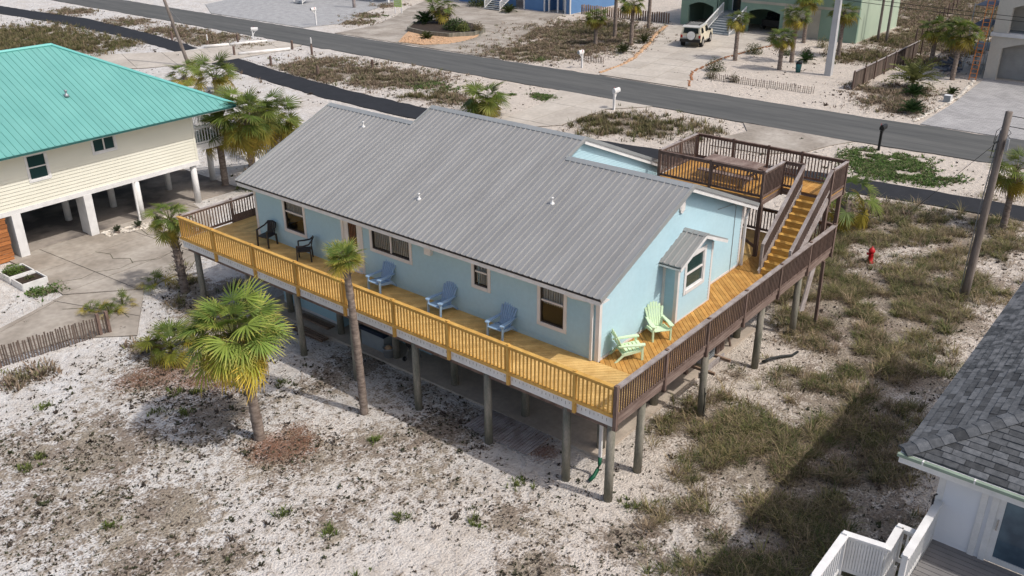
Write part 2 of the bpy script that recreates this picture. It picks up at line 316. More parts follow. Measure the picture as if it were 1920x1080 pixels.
gv = np.stack([gx, gy, gz], -1).reshape(-1, 3); idx = np.arange(ni*nj).reshape(ni, nj)
gf = np.stack([idx[:-1, :-1], idx[1:, :-1], idx[1:, 1:], idx[:-1, 1:]], -1).reshape(-1, 4)
def sandmat():
    m = bpy.data.materials.new('white_sand'); m.use_nodes = True; t = m.node_tree; n = t.nodes; L = t.links
    b = n['Principled BSDF']; b.inputs['Roughness'].default_value = .95; b.inputs['Specular IOR Level'].default_value = .1
    at = n.new('ShaderNodeAttribute'); at.attribute_name = 'col'; sp = n.new('ShaderNodeSeparateColor'); L.new(at.outputs['Color'], sp.inputs[0])
    pos = n.new('ShaderNodeNewGeometry').outputs['Position']
    def noise(s, d=5, st=None):
        o = n.new('ShaderNodeTexNoise'); o.inputs['Scale'].default_value = s; o.inputs['Detail'].default_value = d; L.new(pos, o.inputs['Vector']); return o.outputs[0]
    def rng(i, a, b_, c=0, d=1):
        r = n.new('ShaderNodeMapRange'); r.inputs[1].default_value = a; r.inputs[2].default_value = b_; r.inputs[3].default_value = c; r.inputs[4].default_value = d; L.new(i, r.inputs[0]); return r.outputs[0]
    def math_(op, a, b_):
        o = n.new('ShaderNodeMath'); o.operation = op; o.use_clamp = True
        for k, v in ((0, a), (1, b_)):
            if isinstance(v, (int, float)): o.inputs[k].default_value = v
            else: L.new(v, o.inputs[k])
        return o.outputs[0]
    def mix(f, a, b_):
        o = n.new('ShaderNodeMix'); o.data_type = 'RGBA'
        for k, v in ((0, f), (6, a), (7, b_)):
            if isinstance(v, (tuple,)): o.inputs[k].default_value = (*v, 1)
            elif isinstance(v, (int, float)): o.inputs[k].default_value = v
            else: L.new(v, o.inputs[k])
        return o.outputs[2]
    nA, nB, nC, nD = noise(.7), noise(3.5), noise(14, 4), noise(45, 3)
    c = mix(sp.outputs[2], (.62, .605, .585), (.59, .525, .455))
    c = mix(rng(nA, .42, .66, 0, .45), c, (.46, .41, .355))
    c = mix(rng(nB, .42, .66, 0, .45), c, (.40, .345, .295))
    # litter where plants grow: broken up at three sizes
    d = math_('ADD', sp.outputs[0], rng(nB, .3, .7, -.34, .34)); d = math_('ADD', d, rng(nC, .3, .7, -.25, .25))
    c = mix(rng(d, .38, .78, 0, .88), c, mix(rng(nA, .4, .6), (.22, .172, .13), (.29, .245, .185)))
    rd = math_('ADD', sp.outputs[1], rng(nC, .3, .7, -.3, .3)); c = mix(rng(rd, .35, 1.0, 0, .8), c, mix(rng(nD, .4, .6), (.24, .085, .04), (.13, .065, .04)))
    # scattered dark crumbs, thicker in littered ground
    cr = math_('ADD', nC, math_('MULTIPLY', sp.outputs[0], .16)); c = mix(rng(cr, .64, .74, 0, .6), c, (.13, .105, .085))
    cd = math_('ADD', nD, math_('MULTIPLY', sp.outputs[0], .10)); c = mix(rng(cd, .64, .76, 0, .4), c, (.12, .10, .085))
    L.new(c, b.inputs['Base Color'])
    ad = n.new('ShaderNodeMath'); L.new(nB, ad.inputs[0]); m2 = n.new('ShaderNodeMath'); m2.operation = 'MULTIPLY'; m2.inputs[1].default_value = .5; L.new(nC, m2.inputs[0]); L.new(m2.outputs[0], ad.inputs[1])
    bp = n.new('ShaderNodeBump'); bp.inputs['Strength'].default_value = .8; bp.inputs['Distance'].default_value = .16; L.new(ad.outputs[0], bp.inputs['Height']); L.new(bp.outputs[0], b.inputs['Normal'])
    return m
gm = npmesh('ground', gv, gf, np.stack([dirt, red, warm], -1).reshape(-1, 3), sandmat())
gm.polygons.foreach_set('use_smooth', [True]*len(gm.polygons))
ground = bpy.data.objects.new('ground', gm); col.objects.link(ground); tag(ground, 'pale sandy ground with scattered plant litter', 'ground', kind='structure')

def strip(name, pairs, m, z, label, cat, jit=.07, step=.9):
    """a road or path sheet from (y, x_near, x_far) stations, with slightly ragged sand-lapped edges"""
    y0 = np.array([p[0] for p in pairs]); n_ = int(abs(y0[-1]-y0[0])/step); yy = np.linspace(y0[0], y0[-1], n_)
    a = np.interp(yy, y0, [p[1] for p in pairs])+rs.normal(0, jit, n_); b = np.interp(yy, y0, [p[2] for p in pairs])+rs.normal(0, jit, n_)
    mb = MB()
    for i in range(n_-1):
        mb.add([(a[i], yy[i], z), (b[i], yy[i], z), (b[i+1], yy[i+1], z), (a[i+1], yy[i+1], z), (a[i], yy[i], -.1), (a[i+1], yy[i+1], -.1)], [(0, 1, 2, 3), (4, 0, 3, 5)])
    return mb.top(name, m, label, cat, kind='structure')
strip('road', [(-70, 40.6, 46.9), (0, 40.5, 46.8), (10, 39.9, 46.4), (60, 40.3, 46.4), (120, 41, 46.8), (260, 43, 49)], m_asph, .055, 'grey asphalt road crossing behind the houses', 'road', .07)
strip('path', [(-60, 33, 35.6), (-20, 32, 34.6), (-2, 31.1, 33.4), (4.4, 30.3, 32.9), (20, 27.6, 30.3), (35, 26.7, 29.4), (45, 27.0, 29.8), (56, 28.4, 31.1), (63.2, 29.6, 32.4)], m_path, .05, 'fresh black asphalt path behind the aqua house', 'path', .06)
strip('path', [(70.2, 30.6, 33.0), (82, 31.9, 34.6), (97, 32.1, 35.8), (110, 31.2, 34.6), (150, 29, 32.5)], m_path, .05, 'fresh black asphalt path beyond the pale driveway crossing', 'path', .05)

def drive(name, label, poly, m, ang, du, dv, z=.06, u0=0, v0=0, gap=.045):
    r = MB().prism(poly, -.12, z-.025).top(name, m_joint, label, 'driveway', kind='structure')
    fill_slabs(r, poly, ang, du, dv, z, .05, m, 'slab', gap, u0, v0); return r
drive('driveway', 'cracked concrete driveway in front of the teal roofed house', [(-2.7, 31.3), (7.0, 31.3), (6.4, 28.6), (3.6, 25.3), (2.0, 23.8), (-.4, 23.4), (-2.9, 25.6), (-2.6, 29.2)], m_conc, R(4), 3.9, 2.9, .06, 1.0, 2.6, .04)
drive('driveway', 'lower concrete apron reaching toward the picket fence', [(-2.95, 25.5), (-.5, 23.35), (-2.9, 19.8), (-4.6, 21.5), (-7.3, 22.0), (-12, 22.5), (-12, 24.6), (-6, 24.5)], m_conc, R(20), 4.2, 3.4, .058, 1.2, 1.0, .04)
drive('driveway', 'pale concrete driveway crossing the path behind the leaning pole', [(24, 66), (29.5, 62.7), (36.4, 62.5), (40.15, 63.2), (40.15, 67.0), (33, 69.4), (30.6, 70.1), (26.6, 73.6), (22, 76), (19, 72)], m_concp, R(-20), 3.4, 3.4)
drive('driveway', 'tan concrete apron between the road and the aqua house', [(29.6, 26.9), (30.2, 29.3), (36.2, 29.9), (40.0, 31.4), (40.0, 22.9), (37.2, 25.2), (31.7, 25.1)], m_concp, 0, 5.2, 5.2, .058, 0, 1.5)
drive('driveway', 'dusty grey apron beside the black mailbox', [(33.6, 14.8), (36, 15.0), (38, 14.4), (39.9, 15.6), (39.9, 8.0), (38.3, 8.8), (36, 9.4), (34, 11.2)], m_conc, 0, 30, 30, .058)
drive('driveway', 'wide jointed concrete driveway under the beige car', [(46.75, 32.2), (46.75, 23.8), (49.5, 25.2), (52.3, 26.6), (59.6, 27.4), (66, 26.9), (73.6, 26.2), (73.6, 40), (68.3, 39), (62, 36), (54.8, 33.3)], m_concp, R(8), 2.6, 2.6)
drive('driveway', 'broad tan driveway wrapping the planted island', [(46.75, 66), (46.75, 43.2), (49.7, 45.9), (61.5, 50.6), (71.3, 54.3), (71.3, 76), (64, 72.5), (59, 69.3), (52.2, 66.2)], m_conc, R(10), 4.2, 3.2)
drive('driveway', 'pale grey gravel yard at the far end of the road', [(47.1, 89), (47.0, 71.5), (51.3, 70.3), (60, 75), (72, 80), (72, 96), (60, 99), (51, 96)], m_gravel, 0, 90, 90, .055)
def pavermat():
    m = bpy.data.materials.new('grey_pavers'); m.use_nodes = True; t = m.node_tree; n = t.nodes; L = t.links; b = n['Principled BSDF']; b.inputs['Roughness'].default_value = .9
    bk = n.new('ShaderNodeTexBrick'); bk.inputs['Scale'].default_value = 1; bk.inputs['Color1'].default_value = (.36, .35, .345, 1); bk.inputs['Color2'].default_value = (.27, .265, .26, 1); bk.inputs['Mortar'].default_value = (.2, .19, .18, 1)
    bk.inputs['Brick Width'].default_value = .45; bk.inputs['Row Height'].default_value = .22; bk.inputs['Mortar Size'].default_value = .012; bk.inputs['Bias'].default_value = -.1
    mp = n.new('ShaderNodeMapping'); mp.inputs['Rotation'].default_value = (0, 0, R(90)); L.new(n.new('ShaderNodeNewGeometry').outputs['Position'], mp.inputs[0]); L.new(mp.outputs[0], bk.inputs['Vector'])
    no = n.new('ShaderNodeTexNoise'); no.inputs['Scale'].default_value = .5; no.inputs['Detail'].default_value = 6; L.new(mp.outputs[0], no.inputs['Vector'])
    hv = n.new('ShaderNodeHueSaturation'); r = n.new('ShaderNodeMapRange'); r.inputs[3].default_value = .75; r.inputs[4].default_value = 1.3; L.new(no.outputs[0], r.inputs[0]); L.new(r.outputs[0], hv.inputs['Value']); L.new(bk.outputs[0], hv.inputs['Color']); L.new(hv.outputs[0], b.inputs['Base Color']); return m
MB().prism([(46.9, 6.0), (46.9, -14), (64.6, -14), (64.6, 6.3), (54.4, 5.9)], -.1, .06).top('driveway', pavermat(), 'grey paver driveway before the beige stucco house', 'driveway', kind='structure')

for pts, lab in (([(-2.4, 26.9), (-1.6, 26.5), (-.9, 26.7), (0, 26.2), (.8, 26.4), (1.7, 25.8), (2.6, 26.1)], 'jagged crack across the near driveway slabs'), ([(.3, 28.9), (.6, 28.1), (.4, 27.5), (.9, 26.9), (.7, 26.3)], 'short crack running from the white column'), ([(3.2, 30.0), (3.0, 28.9), (3.5, 28.0), (3.3, 27.2), (3.9, 26.4)], 'crack beside the stone bed'), ([(-3.6, 24.2), (-3.0, 23.6), (-2.9, 22.7), (-2.2, 22.2), (-2.3, 21.4)], 'crack in the lower concrete apron')):
    mb = MB()
    for (xa, ya), (xb, yb) in zip(pts[:-1], pts[1:]): mb.prismv([(xa-.015, ya, .064), (xa+.015, ya, .064), (xb+.02, yb, .064), (xb-.02, yb, .064)], (0, 0, .006))
    mb.top('crack_weeds', mat('crack_moss', (.10, .095, .06)), lab, 'crack', kind='structure')

# ------------------------------------------------------------------ ground cover (uncountable: one object each)
def blades(name, P, H, W, C, nb, m, lean=.5, spread=.12, up=1.0, label=None, cat=None):
    n_ = len(P); N = n_*nb
    base = np.repeat(P, nb, 0); h = np.repeat(H, nb)*rs.uniform(.55, 1.15, N); a = rs.uniform(0, 2*np.pi, N); w_ = np.repeat(W, nb)*rs.uniform(.6, 1.3, N)
    o = np.stack([np.cos(a), np.sin(a), np.zeros(N)], 1); sp_ = spread if np.ndim(spread) == 0 else np.repeat(spread, nb)
    b0 = base+o*(rs.uniform(0, 1, N)*sp_)[:, None]; t = np.stack([-np.sin(a+rs.uniform(-.6, .6, N)), np.cos(a), np.zeros(N)], 1)
    l = rs.uniform(.1, 1, N)*lean*h; z = np.array([0, 0, 1.])
    mid = b0+o*(l*.35)[:, None]+z*(h*.6*up)[:, None]; tip = b0+o*l[:, None]+z*(h*up*rs.uniform(.75, 1, N))[:, None]
    v = np.stack([b0-t*w_[:, None], b0+t*w_[:, None], mid+t*(w_*.6)[:, None], mid-t*(w_*.6)[:, None], tip], 1).reshape(-1, 3)
    k = np.arange(N)*5; f = np.concatenate([np.stack([k, k+1, k+2], 1), np.stack([k, k+2, k+3], 1), np.stack([k+3, k+2, k+4], 1)])
    c = np.repeat(C, nb, 0)*rs.uniform(.7, 1.3, (N, 1)); c = np.repeat(c, 5, 0).reshape(N, 5, 3); c[:, 4] *= 1.25
    o_ = bpy.data.objects.new(name, npmesh(name, v, f, c.reshape(-1, 3), m)); col.objects.link(o_)
    if label: tag(o_, label, cat, kind='stuff')
    return o_
def scatter(lst, dens, k=1.25, thr=.38, fs=1.1, seed=0):
    out = []
    for x, y, r in lst:
        n_ = int(dens*r*r*3.1); d = rs.normal(0, r*k*.55, (n_, 2)); p = np.array([x, y])+d; out.append(p)
    p = np.concatenate(out); return p[fbm(p[:, 0]+seed, p[:, 1], fs) > thr]
def keepout(p):
    x, y = p[:, 0], p[:, 1]
    bad = (x > 39.9) & (x < 46.7)
    bad |= (x > 1.6) & (x < 15) & (y > 1.4) & (y < 18.6)
    px = np.interp(y, [-20, -2, 4.4, 20, 35, 45, 56, 63, 70, 82, 97, 110], [33.3, 32.2, 31.6, 29, 28, 28.4, 29.8, 31, 31.8, 33.2, 34, 32.9])
    bad |= np.abs(x-px) < 1.45
    bad |= (x > 29.5) & (x < 40) & (y > 25) & (y < 29.6)
    bad |= (x > 46) & (x < 65) & (y < 6)
    bad |= (x > 73.4) & (x < 86.5) & (y > 20) & (y < 41)
    return p[~bad]
z0 = lambda p: np.c_[p, (fbm(p[:, 0], p[:, 1], .5)-.5)*.07]
def pick(n_, cs, pr=None): return np.array(cs)[rs.choice(len(cs), n_, p=pr)]
OL = [(.22, .21, .08), (.28, .235, .11), (.33, .26, .15), (.16, .165, .06), (.38, .29, .19), (.25, .21, .12)]
p = keepout(scatter(YARD, 95, 1.65, thr=.41, fs=.8)); n_ = len(p)
blades('grass_thatch', z0(p), rs.uniform(.04, .13, n_), np.full(n_, .012), pick(n_, [(.20, .155, .115), (.26, .20, .15), (.15, .12, .085), (.32, .26, .20)]), 6, m_grass, 2.2, .2, .7, label='brown flattened thatch between the dune grass clumps', cat='thatch')
p = keepout(scatter(SCRUB+GRASS, 16, 1.4, thr=.38)); n_ = len(p)
blades('scrub_thatch', z0(p), rs.uniform(.05, .16, n_), np.full(n_, .035), pick(n_, [(.16, .12, .09), (.21, .155, .115), (.12, .10, .065)]), 6, m_grass, 2.0, .35, .7, label='brown dry undergrowth on the far verges', cat='undergrowth')
p = keepout(scatter(YARD, 46, 1.35, thr=.465, fs=.8)); n_ = len(p)
blades('dune_grass', z0(p), rs.uniform(.08, .4, n_)*np.where(rs.rand(n_) < .12, 1.6, 1), np.full(n_, .011), pick(n_, OL+[(.10, .12, .04), (.08, .10, .035), (.24, .18, .12), (.2, .15, .1)]), 22, m_grass, 1.7, .19, .85, label='olive and straw dune grass across the yard beside the deck', cat='grass')
p = keepout(scatter(GRASS, 17, thr=.40)); n_ = len(p)
blades('dune_grass', z0(p), rs.uniform(.2, .5, n_), np.full(n_, .024), pick(n_, OL+[(.13, .15, .05), (.12, .12, .05), (.17, .145, .08)])*.8, 12, m_grass, .9, .25, label='taller roadside grass along the path verge', cat='grass')
p = keepout(scatter(SCRUB, 20, thr=.40)); n_ = len(p)
blades('low_scrub', z0(p), rs.uniform(.1, .34, n_), np.full(n_, .03), pick(n_, [(.22, .165, .12), (.27, .20, .14), (.16, .135, .08), (.17, .17, .08), (.32, .25, .18)]), 10, m_grass, 1.2, .3, label='low brown scrub on the sandy verges', cat='scrub')
p = keepout(scatter(GREEN, 170, 1.0, thr=.41, fs=.9)); n_ = len(p)
blades('creeping_vine', z0(p), rs.uniform(.04, .16, n_), np.full(n_, .035), pick(n_, [(.08, .15, .03), (.11, .18, .045), (.065, .12, .03), (.15, .18, .07), (.17, .15, .09)]), 5, m_grass, 1.3, .12, label='bright green creeping vine mats on the sand', cat='ground cover')
# dead sprigs over the open sand
q = np.c_[rs.uniform(-15, 2, 90000), rs.uniform(-8, 27, 90000)]
dn = .05+.62*blobs(q[:, 0], q[:, 1], SPECK, 1.6)*np.clip(fbm(q[:, 0], q[:, 1], .8)*3-.9, .1, 1.3); q = q[(rs.rand(len(q)) < dn) & (fbm(q[:, 0], q[:, 1]+5, .9) > .36)]
q2 = np.c_[rs.uniform(-4, 30, 16000), rs.uniform(-9, 3, 16000)]; q2 = q2[rs.rand(len(q2)) < .16+.3*blobs(q2[:, 0], q2[:, 1], YARD, 2)]
q3 = np.c_[rs.uniform(3, 26, 16000), rs.uniform(19, 70, 16000)]; q3 = q3[rs.rand(len(q3)) < .12]
q4 = np.c_[rs.uniform(27, 40, 16000), rs.uniform(-4, 110, 16000)]; q4 = q4[rs.rand(len(q4)) < .16]
q5 = np.c_[rs.uniform(47, 75, 12000), rs.uniform(6, 50, 12000)]; q5 = q5[(rs.rand(len(q5)) < .22) & (fbm(q5[:, 0], q5[:, 1], .5) > .5)]
p = keepout(np.concatenate([q, q2, q3, q4, q5])); n_ = len(p)
big = np.where(p[:, 0] > 24, 1.6, 1.0)
sz = rs.uniform(.35, 1, n_)**1.7*np.where(rs.rand(n_) < .04, 1.8, .78)*big
blades('dead_sprigs', z0(p), .085*sz, .030*sz, pick(n_, [(.062, .048, .038), (.05, .04, .032), (.09, .068, .052), (.06, .06, .036), (.05, .056, .028)]), 8, m_grass, 1.1, .065*sz, .8, label='small dead sprigs and debris strewn over the sand', cat='debris')
p = np.array([(-9.5, 14.6), (-8.9, 14.9), (-3.9, 14.4), (-4.3, 14.9), (-5.4, 14.4), (-4.8, 13.6), (-9.3, 10.2), (-5.7, 5.3), (-4.1, 4.2), (-6.0, 6.9), (-1.6, 12.6), (-2.0, 7.6), (-.9, 2.6), (.3, -.4), (-3.3, 17.3), (-3.1, 18.2), (-2.7, 13.7), (-6.4, 3.4), (-2.9, 2.5), (-7.6, 17.6)])
p = np.concatenate([p+rs.normal(0, .13, p.shape) for _ in range(14)]); n_ = len(p)
blades('green_weeds', z0(p), rs.uniform(.05, .2, n_), np.full(n_, .016), pick(n_, [(.10, .14, .03), (.14, .17, .045), (.09, .10, .035)]), 9, m_grass, 1.4, .08, label='small green weeds dotted over the front sand', cat='weeds')
p = scatter(RED, 130, 1.45, .46, 1.3); n_ = len(p)
blades('leaf_litter', z0(p), rs.uniform(.02, .06, n_), np.full(n_, .012), pick(n_, [(.24, .10, .055), (.18, .09, .06), (.12, .075, .055), (.3, .17, .10), (.35, .26, .18)]), 6, m_grass, 2.2, .15, .6, label='rust red dead fronds and litter under the palms', cat='litter')

# ------------------------------------------------------------------ the aqua house
A_, B_, XB, YE = 2.23, 2.08, 11.28, 18.42        # front wall x, gable wall y, back wall x, far wall y
D, U = 2.93, 5.22                                # deck level, upper deck level
EX, EZ, XR, ZR = 1.71, 5.26, 6.735, 7.31         # eave and ridge of the main roof
S = (ZR-EZ)/(XR-EX); XR2 = 7.786; ZR2 = ZR+(XR2-XR)*S; YM0, YM1 = 6.565, 13.863
Y0, Y1 = 1.72, 18.78
MB().prism([(1.62, 1.5), (12.3, 1.5), (12.3, 18.2), (1.62, 18.2)], -.1, .09).top('slab', m_slab, 'tan concrete slab under the raised aqua house', 'slab', kind='structure')
H = thing('beach_house', 'raised aqua house with a grey metal roof wrapped by a yellow railed deck', 'house', (6.7, 10.2, 0))
zt = lambda x: ZR-.13-abs(x-XR)*S               # underside of the main roof
def gable(z): h = (ZR-.13-z)/S; return (max(A_, XR-h), min(XB, XR+h))
ztm = lambda z: (max(A_, XR2-(ZR2-.13-z)/S), min(13.34, XR2+(ZR2-.13-z)/S))
WIN = [('win', 15.45, 16.55, 3.66, 5.12), ('slide', 9.83, 11.68, 4.1, 5.08), ('small', 6.33, 6.90, 4.08, 5.05), ('win', 3.34, 4.22, 3.6, 5.12)]
DOOR = (12.28, 13.18, D+.02, 5.02)
holes = [(a, b, c, d) for _, a, b, c, d in WIN]+[DOOR]
zw = zt(A_)
siding(MB(), 'x', A_, -1, lambda z: (B_, YE), D-.02, zw, .12, holes, .034).part('front_wall', m_side, H)
siding(MB(), 'y', B_, -1, gable, D-.02, ZR-.14, .12, (), .03).part('gable_wall', m_side, H)
siding(MB(), 'y', 6.76, -1, ztm, D, ZR2-.15, .115).part('raised_gable_wall', m_side, H); siding(MB(), 'y', 13.66, 1, ztm, D, ZR2-.15, .23).part('raised_gable_wall', m_side, H)
mb = MB(); siding(mb, 'y', YE, 1, gable, D-.02, ZR-.14, .23); siding(mb, 'x', XB, 1, lambda z: (B_, YE), D, zw, .23); siding(mb, 'x', 13.34, 1, lambda z: (6.76, 13.66), D, zw, .23); mb.part('rear_wall', m_side, H)
MB().bx(A_+.05, XB-.05, B_+.05, YE-.05, D-.12, D-.03).part('floor', m_wall_in, H)
# roof body + metal strips
mb = MB()
def slope(mb, x0, z0_, x1, z1, ya, yb, th=.07):
    mb.add([(x0, ya, z0_), (x1, ya, z1), (x1, yb, z1), (x0, yb, z0_), (x0, ya, z0_-th), (x1, ya, z1-th), (x1, yb, z1-th), (x0, yb, z0_-th)],
           [(0, 1, 2, 3), (7, 6, 5, 4), (0, 4, 5, 1), (1, 5, 6, 2), (2, 6, 7, 3), (3, 7, 4, 0)])
XE2 = 2*XR-EX; XE3 = 2*XR2-EX; d0 = .02
slope(mb, EX+.02, EZ-d0, XR, ZR-d0, Y0+.02, Y1-.02)
slope(mb, XR, ZR-d0, XE2, EZ-d0, Y0+.02, YM0); slope(mb, XR, ZR-d0, XE2, EZ-d0, YM1, Y1-.02)
slope(mb, XR, ZR-d0, XR2, ZR2-d0, YM0+.02, YM1-.02); slope(mb, XR2, ZR2-d0, XE3, EZ-d0, YM0+.02, YM1-.02)
roof = mb.part('roof', m_roofcap, H)
PW = .2286
def strip_mesh(L_, w_, m, rib=.034, rw=.055):
    pr = [(0, 0), (.012, rib), (rw-.012, rib), (rw, 0), (w_*.5, .002), (w_, 0)]
    mb = MB(); n_ = len(pr); mb.v = [(0, y, z) for y, z in pr]+[(L_, y, z) for y, z in pr]
    mb.f = [(i, i+n_, i+n_+1, i+1) for i in range(n_-1)]; return mb.mesh('roof_panel', m)
ang = -math.atan(S); Lm = math.hypot(XR-EX, ZR-EZ); Lh = math.hypot(XR2-EX, ZR2-EZ)
pm, ph = strip_mesh(Lm-.03, PW, m_roof), strip_mesh(Lh-.03, PW, m_roof); y = Y0
while y < Y1-.05:
    inst('roof_panel', ph if YM0 <= y+PW/2 <= YM1 else pm, roof, (EX, y, EZ), (0, ang, 0)); y += PW
pb = strip_mesh(Lm, .9, m_roof); pb2 = strip_mesh(Lh, .9, m_roof)
for ya, yb, me, xr, zr in ((Y0, YM0, pb, XR, ZR), (YM0, YM1, pb2, XR2, ZR2), (YM1, Y1, pb, XR, ZR)):
    y = ya
    while y < yb-.3: inst('roof_panel', me, roof, (xr, y, zr), (0, -ang, 0)); y += .9
def cap(xr, zr, ya, yb, w_=.16):
    mb = MB(); h = .035
    mb.add([(xr-w_, ya, zr-w_*S+h), (xr, ya, zr+h), (xr+w_, ya, zr-w_*S+h), (xr-w_, yb, zr-w_*S+h), (xr, yb, zr+h), (xr+w_, yb, zr-w_*S+h), (xr-w_, ya, zr-w_*S+.005), (xr-w_, yb, zr-w_*S+.005), (xr+w_, ya, zr-w_*S-.02), (xr+w_, yb, zr-w_*S-.02)],
           [(0, 1, 4, 3), (1, 2, 5, 4), (6, 0, 3, 7), (2, 8, 9, 5), (6, 8, 2, 1, 0), (3, 4, 5, 9, 7)]); return mb.part('ridge_cap', m_roofcap, roof)
cap(XR, ZR, Y0-.03, YM0, .2); cap(XR2, ZR2, YM0-.03, YM1+.03, .2); cap(XR, ZR, YM1, Y1+.03, .2)
for yy in (Y0-.012, Y1+.012):                                      # rake trims
    MB().beam((EX, yy, EZ-.035), (XR, yy, ZR-.035), .03, .18).part('rake_trim', m_roofcap, H); MB().beam((XR, yy, ZR-.02), (XE2, yy, EZ-.02), .03, .12).part('rake_trim', m_roofcap, H)
for yy in (YM0-.012, YM1+.012):
    MB().beam((XR-.1, yy, ZR-.1*S-.02), (XR2, yy, ZR2-.02), .03, .15).part('rake_trim', m_roofcap, H); MB().beam((XR2, yy, ZR2-.02), (XE3, yy, EZ-.02), .03, .12).part('rake_trim', m_roofcap, H)
for yy in (Y0+.035, Y1-.035): MB().beam((XR, yy, ZR-.16), (XE2, yy, EZ-.16), .05, .14).part('fascia', m_whitew, H)
MB().beam((XR2, YM0+.035, ZR2-.16), (XE3, YM0+.035, EZ-.16), .05, .14).part('fascia', m_whitew, H)
MB().bx(EX+.01, EX+.05, Y0+.02, Y1-.02, EZ-.2, EZ-.035).part('fascia', m_whitew, H); MB().bx(XE2-.05, XE2-.01, Y0+.02, YM0, EZ-.2, EZ-.1).part('fascia', m_whitew, H)
MB().bx(EX+.05, A_, Y0+.03, Y1-.03, EZ-.2, EZ-.17).part('soffit', m_whitew, H)
MB().bx(EX-.012, EX+.006, Y0-.005, Y1+.005, EZ-.055, EZ+.004).part('drip_edge', m_blackm, H)
# corner boards and base trim
for x, y in ((A_, B_), (XB, B_), (A_, YE), (XB, YE)):
    MB().bx(x-.035 if x == A_ else x-.1, x+.1 if x == A_ else x+.035, y-.035 if y == B_ else y-.1, y+.1 if y == B_ else y+.035, D-.02, zw-.02).part('corner_trim', m_trim, H)
MB().bx(A_+.1, 5.74, B_-.034, B_-.0, D, D+.07).part('base_trim', m_trim, H); MB().bx(8.04, XB-.1, B_-.034, B_-.0, D, D+.07).part('base_trim', m_trim, H)
MB().bx(A_-.03, A_, B_+.11, YE-.11, D, D+.16).part('base_board', m_side, H)
def window(parent, axis, pl, out, a, b, z0_, z1, kind='win', tw=.12, glass=None, sash=None, curtain=True, trim=None):
    P = (lambda t, o: (pl+out*o, t)) if axis == 'x' else (lambda t, o: (t, pl+out*o))
    def bar(mb, t0, t1, o0, o1, za, zb):
        p0, p1 = P(t0, o0), P(t1, o1); mb.bx(min(p0[0], p1[0]), max(p0[0], p1[0]), min(p0[1], p1[1]), max(p0[1], p1[1]), za, zb)
    mb = MB(); bar(mb, a-tw, a, 0, .045, z0_-tw, z1+tw); bar(mb, b, b+tw, 0, .045, z0_-tw, z1+tw); bar(mb, a, b, 0, .045, z1, z1+tw); bar(mb, a, b, 0, .055, z0_-tw, z0_)
    w_ = mb.part('window', trim or m_trim, parent); s_ = .035; sm = sash or m_frame
    mb = MB(); bar(mb, a, a+s_, -.05, .02, z0_, z1); bar(mb, b-s_, b, -.05, .02, z0_, z1); bar(mb, a+s_, b-s_, -.05, .02, z0_, z0_+s_*1.3); bar(mb, a+s_, b-s_, -.05, .02, z1-s_, z1); mb.part('frame', sm, w_)
    mb = MB(); md = (a+b)/2; mz = (z0_+z1)/2
    if kind == 'slide': bar(mb, md-.03, md+.03, -.03, .025, z0_+s_, z1-s_)
    else: bar(mb, a+s_, b-s_, -.03, .025, mz-.025, mz+.025)
    mb.part('meeting_rail', m_trim, w_)
    for (t0, t1, za, zb) in ([(a, md, z0_, z1), (md, b, z0_, z1)] if kind == 'slide' else [(a, b, mz, z1), (a, b, z0_, mz)]):
        mb = MB(); bar(mb, t0+.03, t1-.03, -.025, -.015, za+.03, zb-.03); mb.part('pane', glass or m_glass, w_)
    if curtain:
        mb = MB(); n_ = int((b-a)/.045)
        for k in range(n_):
            t0 = a+(b-a)*k/n_; o0 = -.05-(k % 2)*.03
            bar(mb, t0, t0+(b-a)/n_*.97, o0-.012, o0, z0_+(.42*(z1-z0_) if kind == 'win' else .06), z1)
        mb.part('curtain', m_curt, w_)
    return w_
for k, a, b, c, d in WIN: window(H, 'x', A_, -1, a, b, c, d, k)
# front door with an oval-lit glass panel
a, b, c, d = DOOR; mb = MB(); mb.bx(A_-.05, A_, a-.12, a, c, d+.12); mb.bx(A_-.05, A_, b, b+.12, c, d+.12); mb.bx(A_-.05, A_, a, b, d, d+.12); mb.bx(A_-.09, A_, a, b, c-.01, c+.03)
dr = mb.part('door', m_trim, H)
mb = MB(); mb.bx(A_-.01, A_+.04, a, a+.22, c+.03, d); mb.bx(A_-.01, A_+.04, b-.22, b, c+.03, d); mb.bx(A_-.01, A_+.04, a+.22, b-.22, c+.03, c+.95); mb.bx(A_-.01, A_+.04, a+.22, b-.22, d-.2, d); mb.part('door_leaf', m_whitew, dr)
MB().bx(A_+.01, A_+.02, a+.22, b-.22, c+.95, d-.2).part('pane', m_gglass, dr)
mb = MB()
for k in range(4): mb.tube([(A_+.002, a+.3+.1*k, c+1.0), (A_+.002, a+.36+.07*k, c+1.35), (A_+.002, a+.28+.11*k, d-.25)], .012, 5)
mb.part('scroll_grille', mat('rust_scroll', (.25, .11, .07)), dr)
MB().tube([(A_-.01, b-.09, c+1.0), (A_-.06, b-.09, c+1.0), (A_-.06, b-.16, c+1.0)], .014, 6).part('handle', m_chrome, dr)
MB().bx(A_-.16, A_-.02, 8.72, 9.0, 4.62, 4.86).part('wall_lamp', m_whitew, H)
